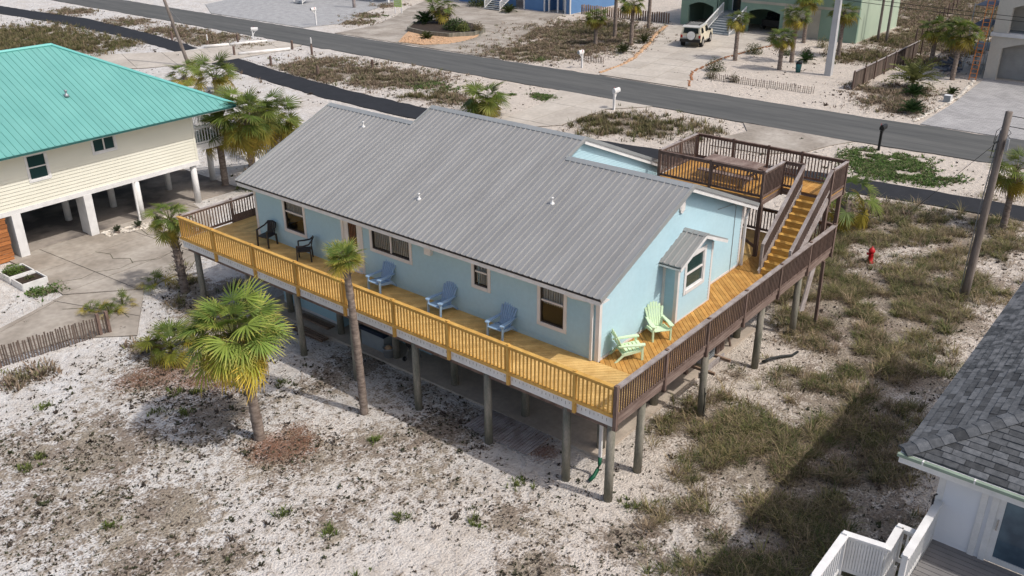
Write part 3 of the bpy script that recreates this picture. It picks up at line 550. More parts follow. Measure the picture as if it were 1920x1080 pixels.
# box bay on the gable wall
bx0, bx1, by = 5.78, 8.0, 1.53; cx_ = 7.0
BW = (6.28, 7.4, 3.92, 5.0)
mb = MB(); siding(mb, 'y', by, -1, lambda z: (max(bx0, cx_-(5.62-z)/.41), min(bx1, cx_+(5.62-z)/.41)), D+.06, 5.6, .115, [BW]); siding(mb, 'x', bx0, -1, lambda z: (by, B_), D+.06, 5.12, .115); siding(mb, 'x', bx1, 1, lambda z: (by, B_), D+.06, 5.12, .115)
bay = mb.part('bay', m_side, H)
mb = MB(); mb.bx(bx0-.03, bx0+.09, by-.03, by+.09, D+.02, 5.08); mb.bx(bx1-.09, bx1+.03, by-.03, by+.09, D+.02, 5.08); mb.bx(bx0-.03, bx0+.01, B_-.12, B_-.02, D+.02, 5.05); mb.bx(bx0-.028, bx1+.028, by-.028, B_-.01, D+.005, D+.06)
mb.part('trim', m_trim, bay)
window(bay, 'y', by, -1, *BW, 'win', .13, glass=m_dglass, sash=m_whitew, curtain=False, trim=m_whitew)
mb = MB(); zE, zA, hw, yF = 5.06, 5.71, 1.55, 1.27
for s_ in (-1, 1):
    mb.add([(cx_+s_*hw, yF, zE), (cx_, yF, zA), (cx_, B_, zA), (cx_+s_*hw, B_, zE), (cx_+s_*hw, yF, zE-.05), (cx_, yF, zA-.05), (cx_, B_, zA-.05), (cx_+s_*hw, B_, zE-.05)], [(0, 1, 2, 3), (7, 6, 5, 4), (0, 4, 5, 1), (3, 2, 6, 7), (0, 3, 7, 4)])
broof = mb.part('bay_roof', m_roofcap, bay)
bl = math.hypot(hw, zA-zE); bm = strip_mesh(bl, .2, m_roof)
for k in range(4): inst('roof_panel', bm, bay, (cx_-hw, yF+.005+.2*k, zE+.008), (0, -math.atan((zA-zE)/hw), 0))
mb = MB(); mb.add([(cx_-.16, yF-.02, zA-.03), (cx_, yF-.02, zA+.035), (cx_+.16, yF-.02, zA-.03), (cx_-.16, B_, zA-.03), (cx_, B_, zA+.035), (cx_+.16, B_, zA-.03)], [(0, 1, 4, 3), (1, 2, 5, 4), (0, 2, 1)]); mb.part('ridge_cap', m_roofcap, bay)
mb = MB()
for s_ in (-1, 1): mb.beam((cx_+s_*hw, yF+.01, zE-.10), (cx_, yF+.01, zA-.10), .04, .1)
mb.bx(cx_-hw, cx_-hw+.03, yF, B_, zE-.12, zE-.02); mb.part('fascia', m_whitew, bay)
# oval gable vent, conduit, downspouts, roof vents
mb = MB(); mb.prismv([(6.66+.17*math.cos(t), B_-.02, 6.6+.27*math.sin(t)) for t in [k*math.pi/10 for k in range(20)]], (0, -.05, 0)); ov = mb.part('oval_vent', m_whitew, H)
mb = MB()
for k in range(8): mb.bx(6.53, 6.79, B_-.085, B_-.072, 6.42+.05*k, 6.445+.05*k)
mb.part('louver', m_trim, ov)
MB().tube([(9.2, B_-.04, 5.72), (10.5, B_-.04, 5.55), (10.6, B_-.04, 5.4), (10.6, B_-.04, D)], .012, 5).part('conduit', m_boxg, H)
def downspout(pts, w_=.075):
    mb = MB()
    for p_, q_ in zip(pts[:-1], pts[1:]): mb.beam(p_, q_, w_, w_*.8)
    return mb
downspout([(A_-.35, B_+.95, EZ-.25), (A_-.3, B_+.8, EZ-.33), (A_-.12, B_+.3, EZ-.38), (A_-.1, B_+.19, EZ-.42), (A_-.1, B_+.19, D+.02)]).part('downspout', m_whitew, H)
downspout([(XB+.4, B_-.1, EZ-.1), (XB+.2, B_-.1, EZ-.3), (XB+.1, B_-.1, EZ-.5), (XB+.1, B_-.1, D)], .09).part('downspout', m_whitew, H)
for (x, y) in ((5.9, 15.9), (3.3, 10.35), (4.6, 5.6)):
    z = EZ+(x-EX)*S; MB().lathe([(.09, -.05), (.075, .03), (.036, .045), (.032, .17), (.046, .18), (.046, .21), (.02, .22)], 10, (x, y, z)).part('roof_vent', m_whitew, H, True)
# ground-level storage room below
mb = MB(); siding(mb, 'x', 3.0, -1, lambda z: (9.8, 13.0), .1, D-.3, .115); siding(mb, 'x', 2.45, -1, lambda z: (14.0, 17.6), .1, D-.3, .115); siding(mb, 'y', 9.8, -1, lambda z: (3.0, 8), .1, D-.3, .115); siding(mb, 'y', 14.0, -1, lambda z: (2.45, 8), .1, D-.3, .23)
mb.part('storage_wall', m_side, H); MB().bx(8, 8.1, 9.8, 17.6, .1, D-.3).part('storage_wall', m_side, H)
MB().bx(2.42, 2.44, 14.02, 17.6, .1, .22).part('sill_board', m_trim, H)
pl = MB().lathe([(.135, 0), (.13, 1.3), (.125, D-.14)], 10).mesh('piling', m_pile, smooth=True)
for x in (2.05, 5.2, 8.3, 11.2):
    for y in (1.75, 4.66, 7.75, 10.7, 13.7, 16.7): inst('piling', pl, H, (x+random.uniform(-.04, .04), y, 0), (0, 0, random.uniform(0, 6)))
mb = MB()
for x in (2.2, 5.2, 8.3, 11.2): mb.bx(x-.09, x+.09, B_, YE, D-.42, D-.13)
mb.part('floor_beam', m_weath, H)

# ------------------------------------------------------------------ railings
def railing(parent, Ap, Bp, h, sp, posts=(), mr=m_weath, mb_=m_weath, mc=m_greyw, bw=.036, capw=.13, drop=.29, pw=.09, name='railing', pm_=None, base=.09, lw=.045):
    """top and bottom rails as one mesh, its balusters and posts as sub-parts"""
    Ap, Bp = Vector(Ap), Vector(Bp); z = Vector((0, 0, 1)); L_ = (Bp-Ap).length
    r = MB().beam(Ap+z*(h-.02), Bp+z*(h-.02), capw, .04).part(name, mc, parent)
    MB().beam(Ap+z*(h-.085), Bp+z*(h-.085), .04, .088).part('upper_rail', mr, r)
    MB().beam(Ap+z*base, Bp+z*base, lw, .085).part('lower_rail', mr, r)
    n_ = int(L_/sp)
    for k in range(n_):
        p_ = Ap+(Bp-Ap)*((k+.5)/n_)
        if any(abs((k+.5)/n_*L_-t*L_) < pw*.7 for t in posts): continue
        piece('baluster', p_+z*(base-.03), p_+z*(h-.05), bw, bw, mb_, r)
    for t in posts:
        p_ = Ap+(Bp-Ap)*t; piece('post', p_-z*drop, p_+z*(h+.035), pw, pw, pm_ or mr, r)
    return r

# ------------------------------------------------------------------ the wrap-around deck
DK = thing('raised_deck', 'wrap-around timber deck on pilings with new yellow front rail', 'deck', (1, 10, 0))
YL, XD = 20.42, 14.95
ds = MB().bx(.08, A_-.04, .08, YL-.05, D-.27, D-.035).part('front_floor', m_weath, DK); fill_planks(ds, [(.02, .02), (A_-.03, .02), (A_-.03, YL-.02), (.02, YL-.02)], R(-45), .142, D, .034, m_pinedeck)
ds = MB().bx(A_, XD-.05, .08, B_-.04, D-.27, D-.035).part('side_floor', m_weath, DK); fill_planks(ds, [(A_-.03, .02), (XD-.03, .02), (XD-.03, B_-.04), (A_-.03, B_-.04)], R(45), .142, D, .034, m_orange)
ds = MB().bx(XB+.06, XD-.05, B_-.03, 6.6, D-.27, D-.035).part('rear_floor', m_weath, DK); fill_planks(ds, [(XB+.04, B_-.04), (XD-.03, B_-.04), (XD-.03, 6.6), (XB+.04, 6.6)], R(90), .142, D, .034, m_pinedeck)
ds = MB().bx(A_, 6.5, YE+.06, YL-.05, D-.27, D-.035).part('end_floor', m_weath, DK); fill_planks(ds, [(A_-.03, YE+.05), (6.5, YE+.05), (6.5, YL-.02), (A_-.03, YL-.02)], R(0), .142, D, .034, m_pinedeck)
MB().bx(-.0, .045, .05, YL, D-.31, D-.04).part('white_rim_board', m_whitew, DK)
mb = MB(); mb.bx(.05, XD, -.0, .045, D-.30, D-.04); mb.part('rim_board', m_rimw, DK)
mb = MB(); mb.bx(.05, XD, -.03, -.001, D-.13, D+.0); mb.part('rim_board', m_rimw, DK)
mb = MB(); mb.bx(.06, 6.5, YL-.05, YL, D-.3, D-.04); mb.bx(XD-.05, XD, .06, 6.6, D-.3, D-.04); mb.part('rim_board', m_weath, DK)
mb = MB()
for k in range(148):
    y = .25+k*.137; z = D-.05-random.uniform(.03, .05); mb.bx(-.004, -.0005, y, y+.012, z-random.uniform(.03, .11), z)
mb.part('rim_ticks', mat('dark_tick', (.16, .12, .10)), DK)  # short dark vertical ticks at baluster spacing along the white rim board
FY = [.03, 1.293, 3.645, 5.999, 8.373, 10.735, 13.207, 15.66, 18.118, 20.38]
railing(DK, (-.045, .0, D), (-.045, YL, D), 1.0, .137, [y/YL for y in FY[1:-1]], m_pine, m_pine, m_pine, .038, .14, .31, .095, lw=.12)
RX = [2.519, 4.997, 7.497, 10.16, 12.637, 14.9]
railing(DK, (0, -.045, D), (XD, -.045, D), 1.0, .122, [x/XD for x in RX], m_weath, m_weath, m_greyw, .036, .15, .31, .095)
rl = railing(DK, (0, YL, D), (6.5, YL, D), 1.0, .13, [.012, .37, .99], m_weath, m_weath, m_greyw, .036, .12, .3)
railing(DK, (XD, .1, D), (XD, 6.5, D), 1.0, .13, [.3, .6, .98], m_weath, m_weath, m_weath, .036, .1, .3)
piece('corner_post', (-.05, -.05, D-.34), (-.05, -.05, D+1.05), .11, .11, m_weath, DK)
for k in range(17): piece('skirt_board', (2.4+.14*k, YL-.06, D+.01), (2.4+.14*k, YL-.06, D+.34), .02, .13, m_weath, DK)
po = MB().lathe([(.13, -.05), (.125, 1.0), (.115, D-.28)], 10).mesh('piling', m_pile, smooth=True)
mb = MB()
for y in (.22, 1.70, 4.67, 7.72, 10.72, 13.63, 16.6, 19.9): inst('piling', po, DK, (.2, y, 0), (random.uniform(-.012, .012), random.uniform(-.012, .012), random.uniform(0, 6)))
for x in (1.83, 5.7, 9.65, 12.84): inst('piling', po, DK, (x, .27, 0), (random.uniform(-.012, .012), random.uniform(-.012, .012), random.uniform(0, 6)))
piece('brace_post', (14.1, -.12, 0), (14.2, -.05, D-.25), .11, .11, m_weath, DK)
piece('raking_board', (13.1, .12, .95), (13.7, .12, D-.3), .05, .42, m_greyw, DK)
mb.bx(.12, .28, .1, YL-.1, D-.5, D-.28); mb.bx(.1, XD-.1, .19, .35, D-.5, D-.28)
for k in range(34): mb.bx(.3, A_, .4+.6*k, .44+.6*k, D-.27, D-.04)
mb.part('deck_beam', m_weath, DK)

# ------------------------------------------------------------------ upper deck and stairs
UD = thing('upper_deck', 'small brown railed deck standing behind the roof with orange boards', 'deck', (13.8, 3.4, 0))
UX0, UX1, UY0, UY1, NX, NY = 12.42, 15.5, .06, 6.3, 14.1, 1.9
ds = MB().prism([(UX0, NY), (NX, NY), (NX, UY0), (UX1, UY0), (UX1, UY1), (UX0, UY1)], U-.26, U-.036).part('floor_frame', m_rimw, UD)
fill_planks(ds, [(UX0, NY), (UX1, NY), (UX1, UY1), (UX0, UY1)], R(0), .142, U, .034, m_orange); fill_planks(ds, [(NX, UY0), (UX1, UY0), (UX1, NY-.004), (NX, NY-.004)], R(0), .142, U, .034, m_orange)
RA = dict(mr=m_weath, mb_=m_weath, mc=m_weath, bw=.036, capw=.10, drop=.28)
railing(UD, (UX0, UY1, U), (UX0, NY, U), 1.04, .125, [.01, .51, .99], **RA)
railing(UD, (UX0, UY1, U), (UX1, UY1, U), 1.04, .125, [.55, .99], **{**RA, 'mc': m_greyw})
railing(UD, (UX1, UY1, U), (UX1, UY0, U), 1.04, .125, [.26, .5, .72, .99], **RA)
railing(UD, (UX0, NY, U), (NX, NY, U), 1.04, .115, [.985], **{**RA, 'mc': m_greyw})
railing(UD, (NX, NY-.05, U), (NX, 1.16, U), 1.04, .115, [.97], **RA)
railing(UD, (NX, UY0, U), (UX1, UY0, U), 1.04, .115, [.02, .99], **{**RA, 'mc': m_greyw})
for x, y in ((UX0+.06, NY+.06), (NX+.06, UY0+.08), (UX1-.08, UY0+.08), (UX1-.08, UY1-.08), (UX0+.06, UY1-.08), (UX1-.08, 3.2)):
    piece('support_post', (x, y, 0 if y > 3 else D-.3), (x, y, U-.2), .14, .14, m_weath, UD)
piece('brace', (UX0+.06, NY+.1, D+.35), (UX0+.06, NY+1.2, D+.9), .05, .1, m_weath, UD)
ST = thing('deck_stairs', 'open timber stairs with yellow treads and grey rails up to the upper deck', 'stairs', (12.6, .6, D))
n_ = 12; x0, x1 = 11.12, 14.08
for k in range(n_):
    x = x0+(x1-x0)*k/n_; z = D+(U-D)*(k+1)/n_-.01
    if k < n_-1: piece('tread', (x+.14, .12, z-.02), (x+.14, 1.10, z-.02), .285, .04, m_pine, ST)
    piece('riser', (x, .14, z-.12), (x, 1.08, z-.12), .02, .15, m_pine, ST)
for y in (.09, 1.13):
    piece('stringer', (x0-.1, y, D+.06), (x1, y, U-.12), .04, .26, m_greyw, ST)
    railing(ST, (x0, y, D+.16), (x1, y, U+.1), .95, .115, [.005], m_greyw, m_weath, m_greyw, .034, .12, .2, .09, base=.16)

# ------------------------------------------------------------------ chairs (local frames, facing +X)
def adirondack(name, label, m, loc, rz):
    t = thing(name, label, 'chair', loc, rz, local=True); t.scale = (.94,)*3
    for s_ in (-1, 1):
        MB().prismv([(.36, s_*.28, 0), (.43, s_*.28, 0), (.42, s_*.28, .52), (.34, s_*.28, .52)], (0, s_*.05, 0)).part('leg', m, t)
        MB().prismv([(-.52, s_*.27, 0), (-.44, s_*.27, 0), (-.22, s_*.27, .2), (.36, s_*.27, .3), (.36, s_*.27, .38), (-.2, s_*.27, .31)], (0, s_*.04, 0)).part('leg', m, t)
        MB().prismv([(-.4, s_*.24, .53), (.2, s_*.25, .53), (.46, s_*.23, .53), (.48, s_*.30, .53), (.44, s_*.39, .53), (.2, s_*.38, .53), (-.4, s_*.31, .53)][::s_], (0, 0, .04)).part('armrest', m, t)
    seat = MB().beam((-.24, -.26, .24), (-.24, .26, .24), .05, .04).part('seat', m, t)
    for k in range(6):
        x = .40-k*.115; z = .385-k*.026; piece('slat', (x, -.27, z), (x, .27, z), .10, .025, m, seat)
    bk = MB().beam((-.33, -.27, .5), (-.33, .27, .5), .03, .06).beam((-.47, -.25, .82), (-.47, .25, .82), .03, .05).part('backrest', m, t)
    for k in range(7):
        u = (k-3)/3; top = 1.03-.16*u*u; y0_, y1_ = u*.20, u*.29; zt_ = top
        a = Vector((-.17, y0_, .28)); b = Vector((-.17-.46*(zt_-.28), y1_, zt_)); d = Vector((.02, 0, .01))
        wd = .036
        MB().prismv([a+Vector((0, -wd*.8, 0)), a+Vector((0, wd*.8, 0)), b+Vector((0, wd*1.05, -.04)), b+Vector((0, wd*.5, 0)), b+Vector((0, -wd*.5, 0)), b+Vector((0, -wd*1.05, -.04))], (.022, 0, .008)).part('slat', m, bk)
    return t
ch = adirondack('adirondack_chair', 'blue slatted adirondack chair just right of the front door', m_blue, (1.78, 10.85, D), R(180)); ch['group'] = 'blue adirondack chairs'
copy_tree(ch, label='blue slatted adirondack chair, middle one of three on the deck', loc=(1.76, 7.95, D), rz=R(178))
copy_tree(ch, label='blue slatted adirondack chair nearest the house corner window', loc=(1.78, 5.4, D), rz=R(183))
adirondack('adirondack_chair', 'mint green adirondack chair seen from its side near the house corner', m_green, (3.02, 1.55, D), R(-38))['group'] = 'mint adirondack chairs'
adirondack('adirondack_chair', 'mint green adirondack chair facing out beside the bay', m_green, (4.75, 1.55, D), R(232))['group'] = 'mint adirondack chairs'
def armchair(label, loc, rz):
    t = thing('plastic_armchair', label, 'chair', loc, rz, group='black plastic armchairs', local=True); m = m_blackp
    for x, y in ((.24, -.26), (.24, .26), (-.24, -.23), (-.24, .23)): MB().beam((x*1.08, y*1.06, 0), (x, y, .66 if x > 0 else .44), .055, .05).part('leg', m, t)
    MB().prism([(.27, -.25), (.29, 0), (.27, .25), (-.24, .23), (-.24, -.23)], .40, .44).part('seat', m, t)
    for s_ in (-1, 1): MB().tube([(.25, s_*.28, .66), (.0, s_*.31, .67), (-.22, s_*.28, .72), (-.28, s_*.23, .8)], .03, 6).part('armrest', m, t)
    bk = MB().tube([(-.27, -.24, .76), (-.33, -.2, .86), (-.36, 0, .89), (-.33, .2, .86), (-.27, .24, .76)], .032, 6).part('backrest', m, t)
    for k in range(5):
        y = (k-2)*.09; piece('slat', (-.24, y*.9, .43), (-.34, y, .87), .07, .015, m, bk)
    return t
armchair('black plastic armchair at the far end beside the window', (1.75, 17.25, D), R(190))
armchair('black plastic armchair between the end window and the door', (1.72, 14.95, D), R(135))
# picnic table on the upper deck
t = thing('picnic_table', 'weathered grey picnic table with attached benches on the upper deck', 'table', (13.75, 3.75, U)); tx, ty = 13.75, 3.75
tp = MB().bx(tx-.3, tx+.3, ty-.75, ty-.68, U+.66, U+.70).bx(tx-.3, tx+.3, ty+.68, ty+.75, U+.66, U+.70).part('table_top', m_weath, t)
for k in range(5): piece('plank', (tx-.32+.16*k, ty-1.1, U+.73), (tx-.32+.16*k, ty+1.1, U+.73), .15, .05, m_rimw, tp)
for s_ in (-1, 1):
    bn = MB().bx(tx+s_*.72-.14, tx+s_*.72+.14, ty-.72, ty-.66, U+.36, U+.4).part('bench', m_weath, t)
    for k in (0, 1): piece('plank', (tx+s_*.72-.075+.15*k, ty-1.1, U+.43), (tx+s_*.72-.075+.15*k, ty+1.1, U+.43), .14, .045, m_rimw, bn)
for s_ in (-1, 1):
    for q in (-1, 1): piece('leg', (tx+q*.62, ty+s_*.72, U), (tx+q*.2, ty+s_*.72, U+.68), .045, .1, m_weath, t)
    piece('cross_beam', (tx-.8, ty+s_*.77, U+.36), (tx+.8, ty+s_*.77, U+.36), .045, .1, m_weath, t)

# ------------------------------------------------------------------ things below the deck
t = thing('storage_box', 'grey deck box with a dark navy lid under the house', 'box', (2.35, 11.85, .09)); MB().bx(2.0, 2.7, 11.25, 12.45, .09, .72).part('body', m_boxg, t); MB().bx(1.96, 2.74, 11.2, 12.5, .722, .86).part('lid', m_navy, t)
t = thing('bucket', 'round grey plastic tub beside the storage box', 'bucket', (1.95, 10.95, .09)); MB().lathe([(.17, 0), (.22, .34), (.24, .35), (.24, .38), (.2, .38), (.18, .3)], 14, (1.95, 10.95, .09)).part('body', m_steel, t, True); MB().lathe([(.19, .3), (.1, .42), (.02, .44)], 10, (1.95, 10.95, .09)).part('filling', m_rock, t, True)
t = thing('kettle_grill', 'black kettle grill on wheeled legs under the deck', 'grill', (2.25, 9.95, .09)); gx_, gy_ = 2.25, 9.95
MB().lathe([(.05, .55), (.2, .6), (.28, .74), (.29, .8)], 16, (gx_, gy_, .09)).part('bowl', m_blackm, t, True); MB().lathe([(.295, .8), (.28, .9), (.18, 1.0), (.03, 1.03), (.03, 1.07)], 16, (gx_, gy_, .09)).part('lid', m_blackm, t, True)
for a in (0, 120, 240): MB().tube([(gx_+.16*math.cos(R(a)), gy_+.16*math.sin(R(a)), .68), (gx_+.34*math.cos(R(a)), gy_+.34*math.sin(R(a)), .12)], .018, 6).part('leg', m_chrome, t)
for a in (120, 240):
    c = Vector((gx_+.36*math.cos(R(a)), gy_+.36*math.sin(R(a)), .18)); MB().tube([c-Vector((0, .03, 0)), c+Vector((0, .03, 0))], .09, 12).part('wheel', m_tyre, t)
t = thing('slat_mat', 'grey weathered slatted boardwalk lying on the sand under the deck', 'boardwalk', (1.0, 4.6, 0)); ds = MB().bx(.55, .63, 3.3, 5.9, .0, .045).bx(1.4, 1.48, 3.3, 5.9, .0, .045).part('bearer', m_weath, t)
for k in range(23): piece('slat', (.38+random.uniform(-.05, .05), 3.33+.112*k, .062), (1.66+random.uniform(-.05, .05), 3.33+.112*k+random.uniform(-.02, .02), .062), .085, .03, m_greyw, t)
for i, (x, y, lab) in enumerate(((1.95, 15.2, 'short stack of old lumber beside the blue storage wall'), (1.15, 14.6, 'loose pile of thin boards on the sand below the deck'))):
    t = thing('lumber_pile', lab, 'lumber', (x, y, .09))
    for k in range(7): piece('board', (x+.10*(k % 4)+random.uniform(-.04, .04), y-.9, .11+.05*(k//4)), (x+.10*(k % 4)+random.uniform(-.08, .08), y+.9+random.uniform(-.3, .3), .11+.05*(k//4)), .08, .035, m_lumber, t)
t = thing('air_conditioner', 'grey air conditioner on a timber stand below the side deck', 'air conditioner', (6.9, 1.15, .9)); MB().bx(6.5, 7.3, .75, 1.5, 1.35, 2.15).part('casing', m_steel, t)
gr = MB().bx(6.58, 7.22, .742, .749, 1.45, 2.05).part('grille', m_dark, t)
for k in range(9): piece('louver', (6.58, .735, 1.48+.065*k), (7.22, .735, 1.48+.065*k), .012, .02, m_boxg, gr)
for y in (.6, 1.6): piece('bearer', (6.0, y, 1.24), (7.7, y, 1.24), .06, .2, m_greyw, t)
for x in (6.3, 7.4): piece('cross_bearer', (x, .2, 1.30), (x, 2.0, 1.30), .08, .09, m_lumber, t)
for x, y in ((6.1, 1.9), (7.6, 1.9)): piece('stand_post', (x, y, .09), (x, y, 1.3), .12, .12, m_weath, t)
t = thing('meter_board', 'dark timber meter stand beneath the side deck', 'stand', (9.9, 1.7, 0))
for k in range(4): piece('board', (9.5+.16*k, 1.7, .1), (9.5+.16*k, 1.7, 1.5), .03, .14, m_weath, t)
piece('leg', (10.4, 1.6, .09), (9.9, 1.7, 1.4), .06, .06, m_weath, t)
MB().tube([(10.0, .15, .12), (10.35, .0, .15), (10.8, -.18, .10), (11.2, -.45, .06), (11.6, -.5, .05)], .05, 7).top('drain_hose', m_hose, 'black corrugated drain hose lying on the sand by a piling', 'hose', smooth=True)
MB().tube([(5.5, .12, 1.2), (5.52, .08, .5), (5.4, .05, .1), (5.3, -.1, .04), (5.5, -.2, .05), (5.62, -.02, .06), (5.5, .1, .25), (5.55, .1, 1.0)], .014, 5).top('garden_hose', m_hose, 'thin black cable hanging along a side piling', 'hose')
t = thing('downspout_pipe', 'white downspout with a green flexible tail by the corner piling', 'downspout', (.85, .95, 0)); downspout([(.95, 1.02, D-.28), (.95, 1.02, .62)], .09).part('pipe', m_whitew, t)
mb = MB(); pts = [(.95, 1.02, .68), (.93, 1.02, .45), (.85, 1.03, .28), (.68, 1.04, .14), (.50, 1.06, .09)]
mb.tube(pts, .06, 8); mb.part('green_tail', m_gdsp, t, True)

# ------------------------------------------------------------------ palms
def fan_frond(rg, lp, ll, n=26, c0=(.085, .13, .022), ct=(.26, .21, .07), droop=.5, dead=0, tilt=.6):
    V, Fc, C = [], [], []
    def st(ps, ws, side, cols):
        o = len(V)
        for p_, w_, c_ in zip(ps, ws, cols): V.append(p_-side*w_); V.append(p_+side*w_); C.append(c_); C.append(c_)
        for i in range(len(ps)-1): Fc.append((o+2*i, o+2*i+1, o+2*i+3, o+2*i+2))
    z = np.array([0, 0, 1.]); pc = np.array((.13, .14, .04))*(1 if not dead else 1.2)
    ps = [np.array([lp*t, 0, -.12*lp*t*t]) for t in (0, .5, 1)]; st(ps, [.022, .016, .012], np.array([0, 1., 0]), [pc]*3)
    hub = ps[-1]; c0 = np.array(c0); ct = np.array(ct)
    for k in range(n):
        th = (k/(n-1)-.5)*R(230)+rg.uniform(-.04, .04); d = np.array([math.cos(th)*math.cos(tilt), math.sin(th), -math.cos(th)*math.sin(tilt)]); sd_ = np.array([-math.sin(th)*math.cos(tilt), math.cos(th), math.sin(th)*math.sin(tilt)])
        l = ll*(1-.22*abs(th)/2)*rg.uniform(.85, 1.08); dr = droop*rg.uniform(.6, 1.4); tw = rg.uniform(-.35, .35); sd_ = sd_+z*tw
        fold = .10*l*(1 if k % 2 else -1)
        rr = (.05, .35, .62, .85, 1.0); ww = np.array((.006, .030, .026, .014, .002))*l*1.25*FW
        pp = [hub+d*l*r_+z*(-dr*l*r_**2.6*.75+fold*.35*math.sin(r_*3)) - np.array([1, 0, 0])*0 for r_ in rr]
        v_ = rg.uniform(.75, 1.25); yt = rg.uniform(.2, 1)
        cc = [c0*v_, c0*v_, c0*v_*1.05, (c0*(1-.45*yt)+ct*.45*yt)*v_, ct*yt+c0*(1-yt)]
        st(pp, ww, sd_, cc)
    return np.array(V), np.array(Fc), np.array(C)
FW = 1.0
GREENC = [((.10, .145, .028), (.30, .23, .07)), ((.13, .17, .03), (.32, .25, .07)), ((.18, .195, .03), (.36, .26, .06)), ((.32, .26, .04), (.42, .25, .05)), ((.26, .16, .085), (.30, .19, .11)), ((.22, .165, .12), (.25, .19, .14))]
def frond_set(seed, lp, ll, n, bright=1.0, tips=1.0):
    rg = np.random.RandomState(seed); out = []
    for j, (a, b) in enumerate(GREENC):
        a = tuple(x*bright for x in a); b = tuple(x*bright*tips for x in b)
        out.append(fan_frond(rg, lp*(1 if j < 4 else .8), ll*(1 if j < 4 else .85), n, a, b, .22 if j < 3 else (.5 if j < 4 else 1.0), j > 3, rg.uniform(.35, .85)))
    return out
def rot_to(az, el, roll):
    return Matrix.Rotation(az, 3, 'Z') @ Matrix.Rotation(-el, 3, 'Y') @ Matrix.Rotation(roll, 3, 'X')
def trunk_mesh(h, r0, r1, rg, lean=(0, 0), boots=0):
    mb = MB(); n_ = max(6, int(h/.16)); pts = []; rad = []
    for i in range(n_+1):
        t = i/n_; pts.append((lean[0]*t*t, lean[1]*t*t, h*t-.08)); rad.append((r0+(r1-r0)*t)*(1+.09*(i % 2)+rg.uniform(-.05, .05)))
    mb.tube(pts, rad, 9)
    if boots:
        for i in range(int(h*(1-boots)/.0001) if 0 else int(boots*h/.05)):
            z = h-.05*i; a = i*2.4; t = z/h; c = Vector((lean[0]*t*t, lean[1]*t*t, z)); d = Vector((math.cos(a), math.sin(a), 0)); r = r0+(r1-r0)*t
            mb.beam(c+d*r*.7, c+d*(r+.09)+Vector((0, 0, .16)), .07, .03)
    return mb
def palm(label, loc, h, r, nf, tr, seed, lean=(0, 0), boots=.3, parts=True, old=.25, up=.0, bright=1.0, n=26, tips=1.0, skirt=0, group=None, name='fan_palm', lp=None, emin=-55, emax=80):
    t = thing(name, label, 'palm tree', loc, random.uniform(0, .3), group, True); rg = np.random.RandomState(seed)
    if h > .2: trunk_mesh(h, tr*1.15, tr*.95, rg, lean, boots).part('trunk', m_bark, t, True)
    lp = lp or r*.62; fs = frond_set(seed, lp, r*.50, n, bright, tips)+frond_set(seed+500, lp*.85, r*.43, n, bright*.9, tips); tip = Vector((lean[0], lean[1], h))
    mesh = None; VV, FF, CC, o = [], [], [], 0
    if parts: mesh = [npmesh('frond', a.copy(), b, c, m_veg) for a, b, c in fs]
    for k in range(nf):
        u = (k+.5)/nf; el = R(emax+(emin-emax)*u**.85+rg.uniform(-16, 16)); az = k*2.39996+rg.uniform(-.35, .35); roll = rg.uniform(-.7, .7)
        if u > 1-old*.35 and skirt: j = 4+(k % 2)
        elif u > 1-old: j = 3
        elif u > .55: j = 2
        else: j = k % 2
        j += 6*int(rg.rand() < .5)
        sc = rg.uniform(.8, 1.15)*(1-.25*(u < .12)); M_ = rot_to(az, el+up, roll)
        p_ = tip+Vector((math.cos(az), math.sin(az), 0))*tr*.5
        if parts: inst('frond', mesh[j], t, p_, M_.to_euler(), sc)
        else:
            a, b, c = fs[j]; VV.append(a@np.array(M_).T*sc+np.array(p_)); FF.append(b+o); CC.append(c*rg.uniform(.8, 1.2)); o += len(a)
    if not parts:
        oo = bpy.data.objects.new('crown', npmesh('crown', np.concatenate(VV), np.concatenate(FF), np.concatenate(CC), m_veg)); col.objects.link(oo); oo.parent = t
    return t
palm('large bushy fan palm with yellow skirt on the open sand', (-4.14, 10.46, 0), 3.75, 1.62, 105, .15, 3, (-.15, .3), .25, True, .34, bright=1.75, n=26, tips=1.35, skirt=1, emin=-66)
palm('tall slim palm with a small crown rising past the deck rail', (-1.1, 8.95, 0), 5.5, .8, 54, .115, 5, (-.12, .12), .1, True, .14, bright=1.25, n=22, tips=2.2, skirt=1, emin=-6, emax=85, lp=.3)
palm('short palm with shaggy crisscross trunk at the deck end', (.49, 21.83, 0), 3.3, 1.0, 44, .15, 8, (-.05, .12), .95, True, .2, n=26, skirt=0, emin=-50)
palm('low trunkless palm clump behind the bushy fan palm', (-2.9, 17.4, 0), .3, 1.12, 34, .1, 11, parts=True, old=.2, n=28, emin=5, emax=85)
palm('tall fan palm with full crown at the teal porch corner', (10.35, 30.35, 0), 4.15, 1.95, 76, .18, 12, (.1, .0), .3, True, .3, n=28, emin=-65, skirt=0)
palm('shaggy fan palm next to the grey roof edge', (15.3, 35.0, 0), 2.4, 2.0, 62, .19, 13, (0, 0), .3, True, .3, n=28, emin=-65, skirt=1)
palm('second slim trunked palm leaning on the teal porch corner', (9.8, 32.3, 0), 3.1, 1.4, 34, .17, 15, (0, 0), .3, True, .3, n=26, emin=-50)
palm('low palm clump at the foot of the leaning pole', (23.4, 57.5, 0), .6, 1.7, 30, .16, 16, parts=False, old=.3, n=24, emin=-15)
palm('round palm clump beside the black path beyond the porch', (22.8, 52.2, 0), 1.3, 1.95, 40, .16, 17, parts=False, old=.2, n=24, emin=-15)
palm('stout palm with broad dark fans behind the roof ridge', (30.6, 31.0, 0), 1.2, 2.2, 34, .25, 18, parts=True, old=.25, n=30, emin=-60, emax=85, skirt=1, lp=.9)
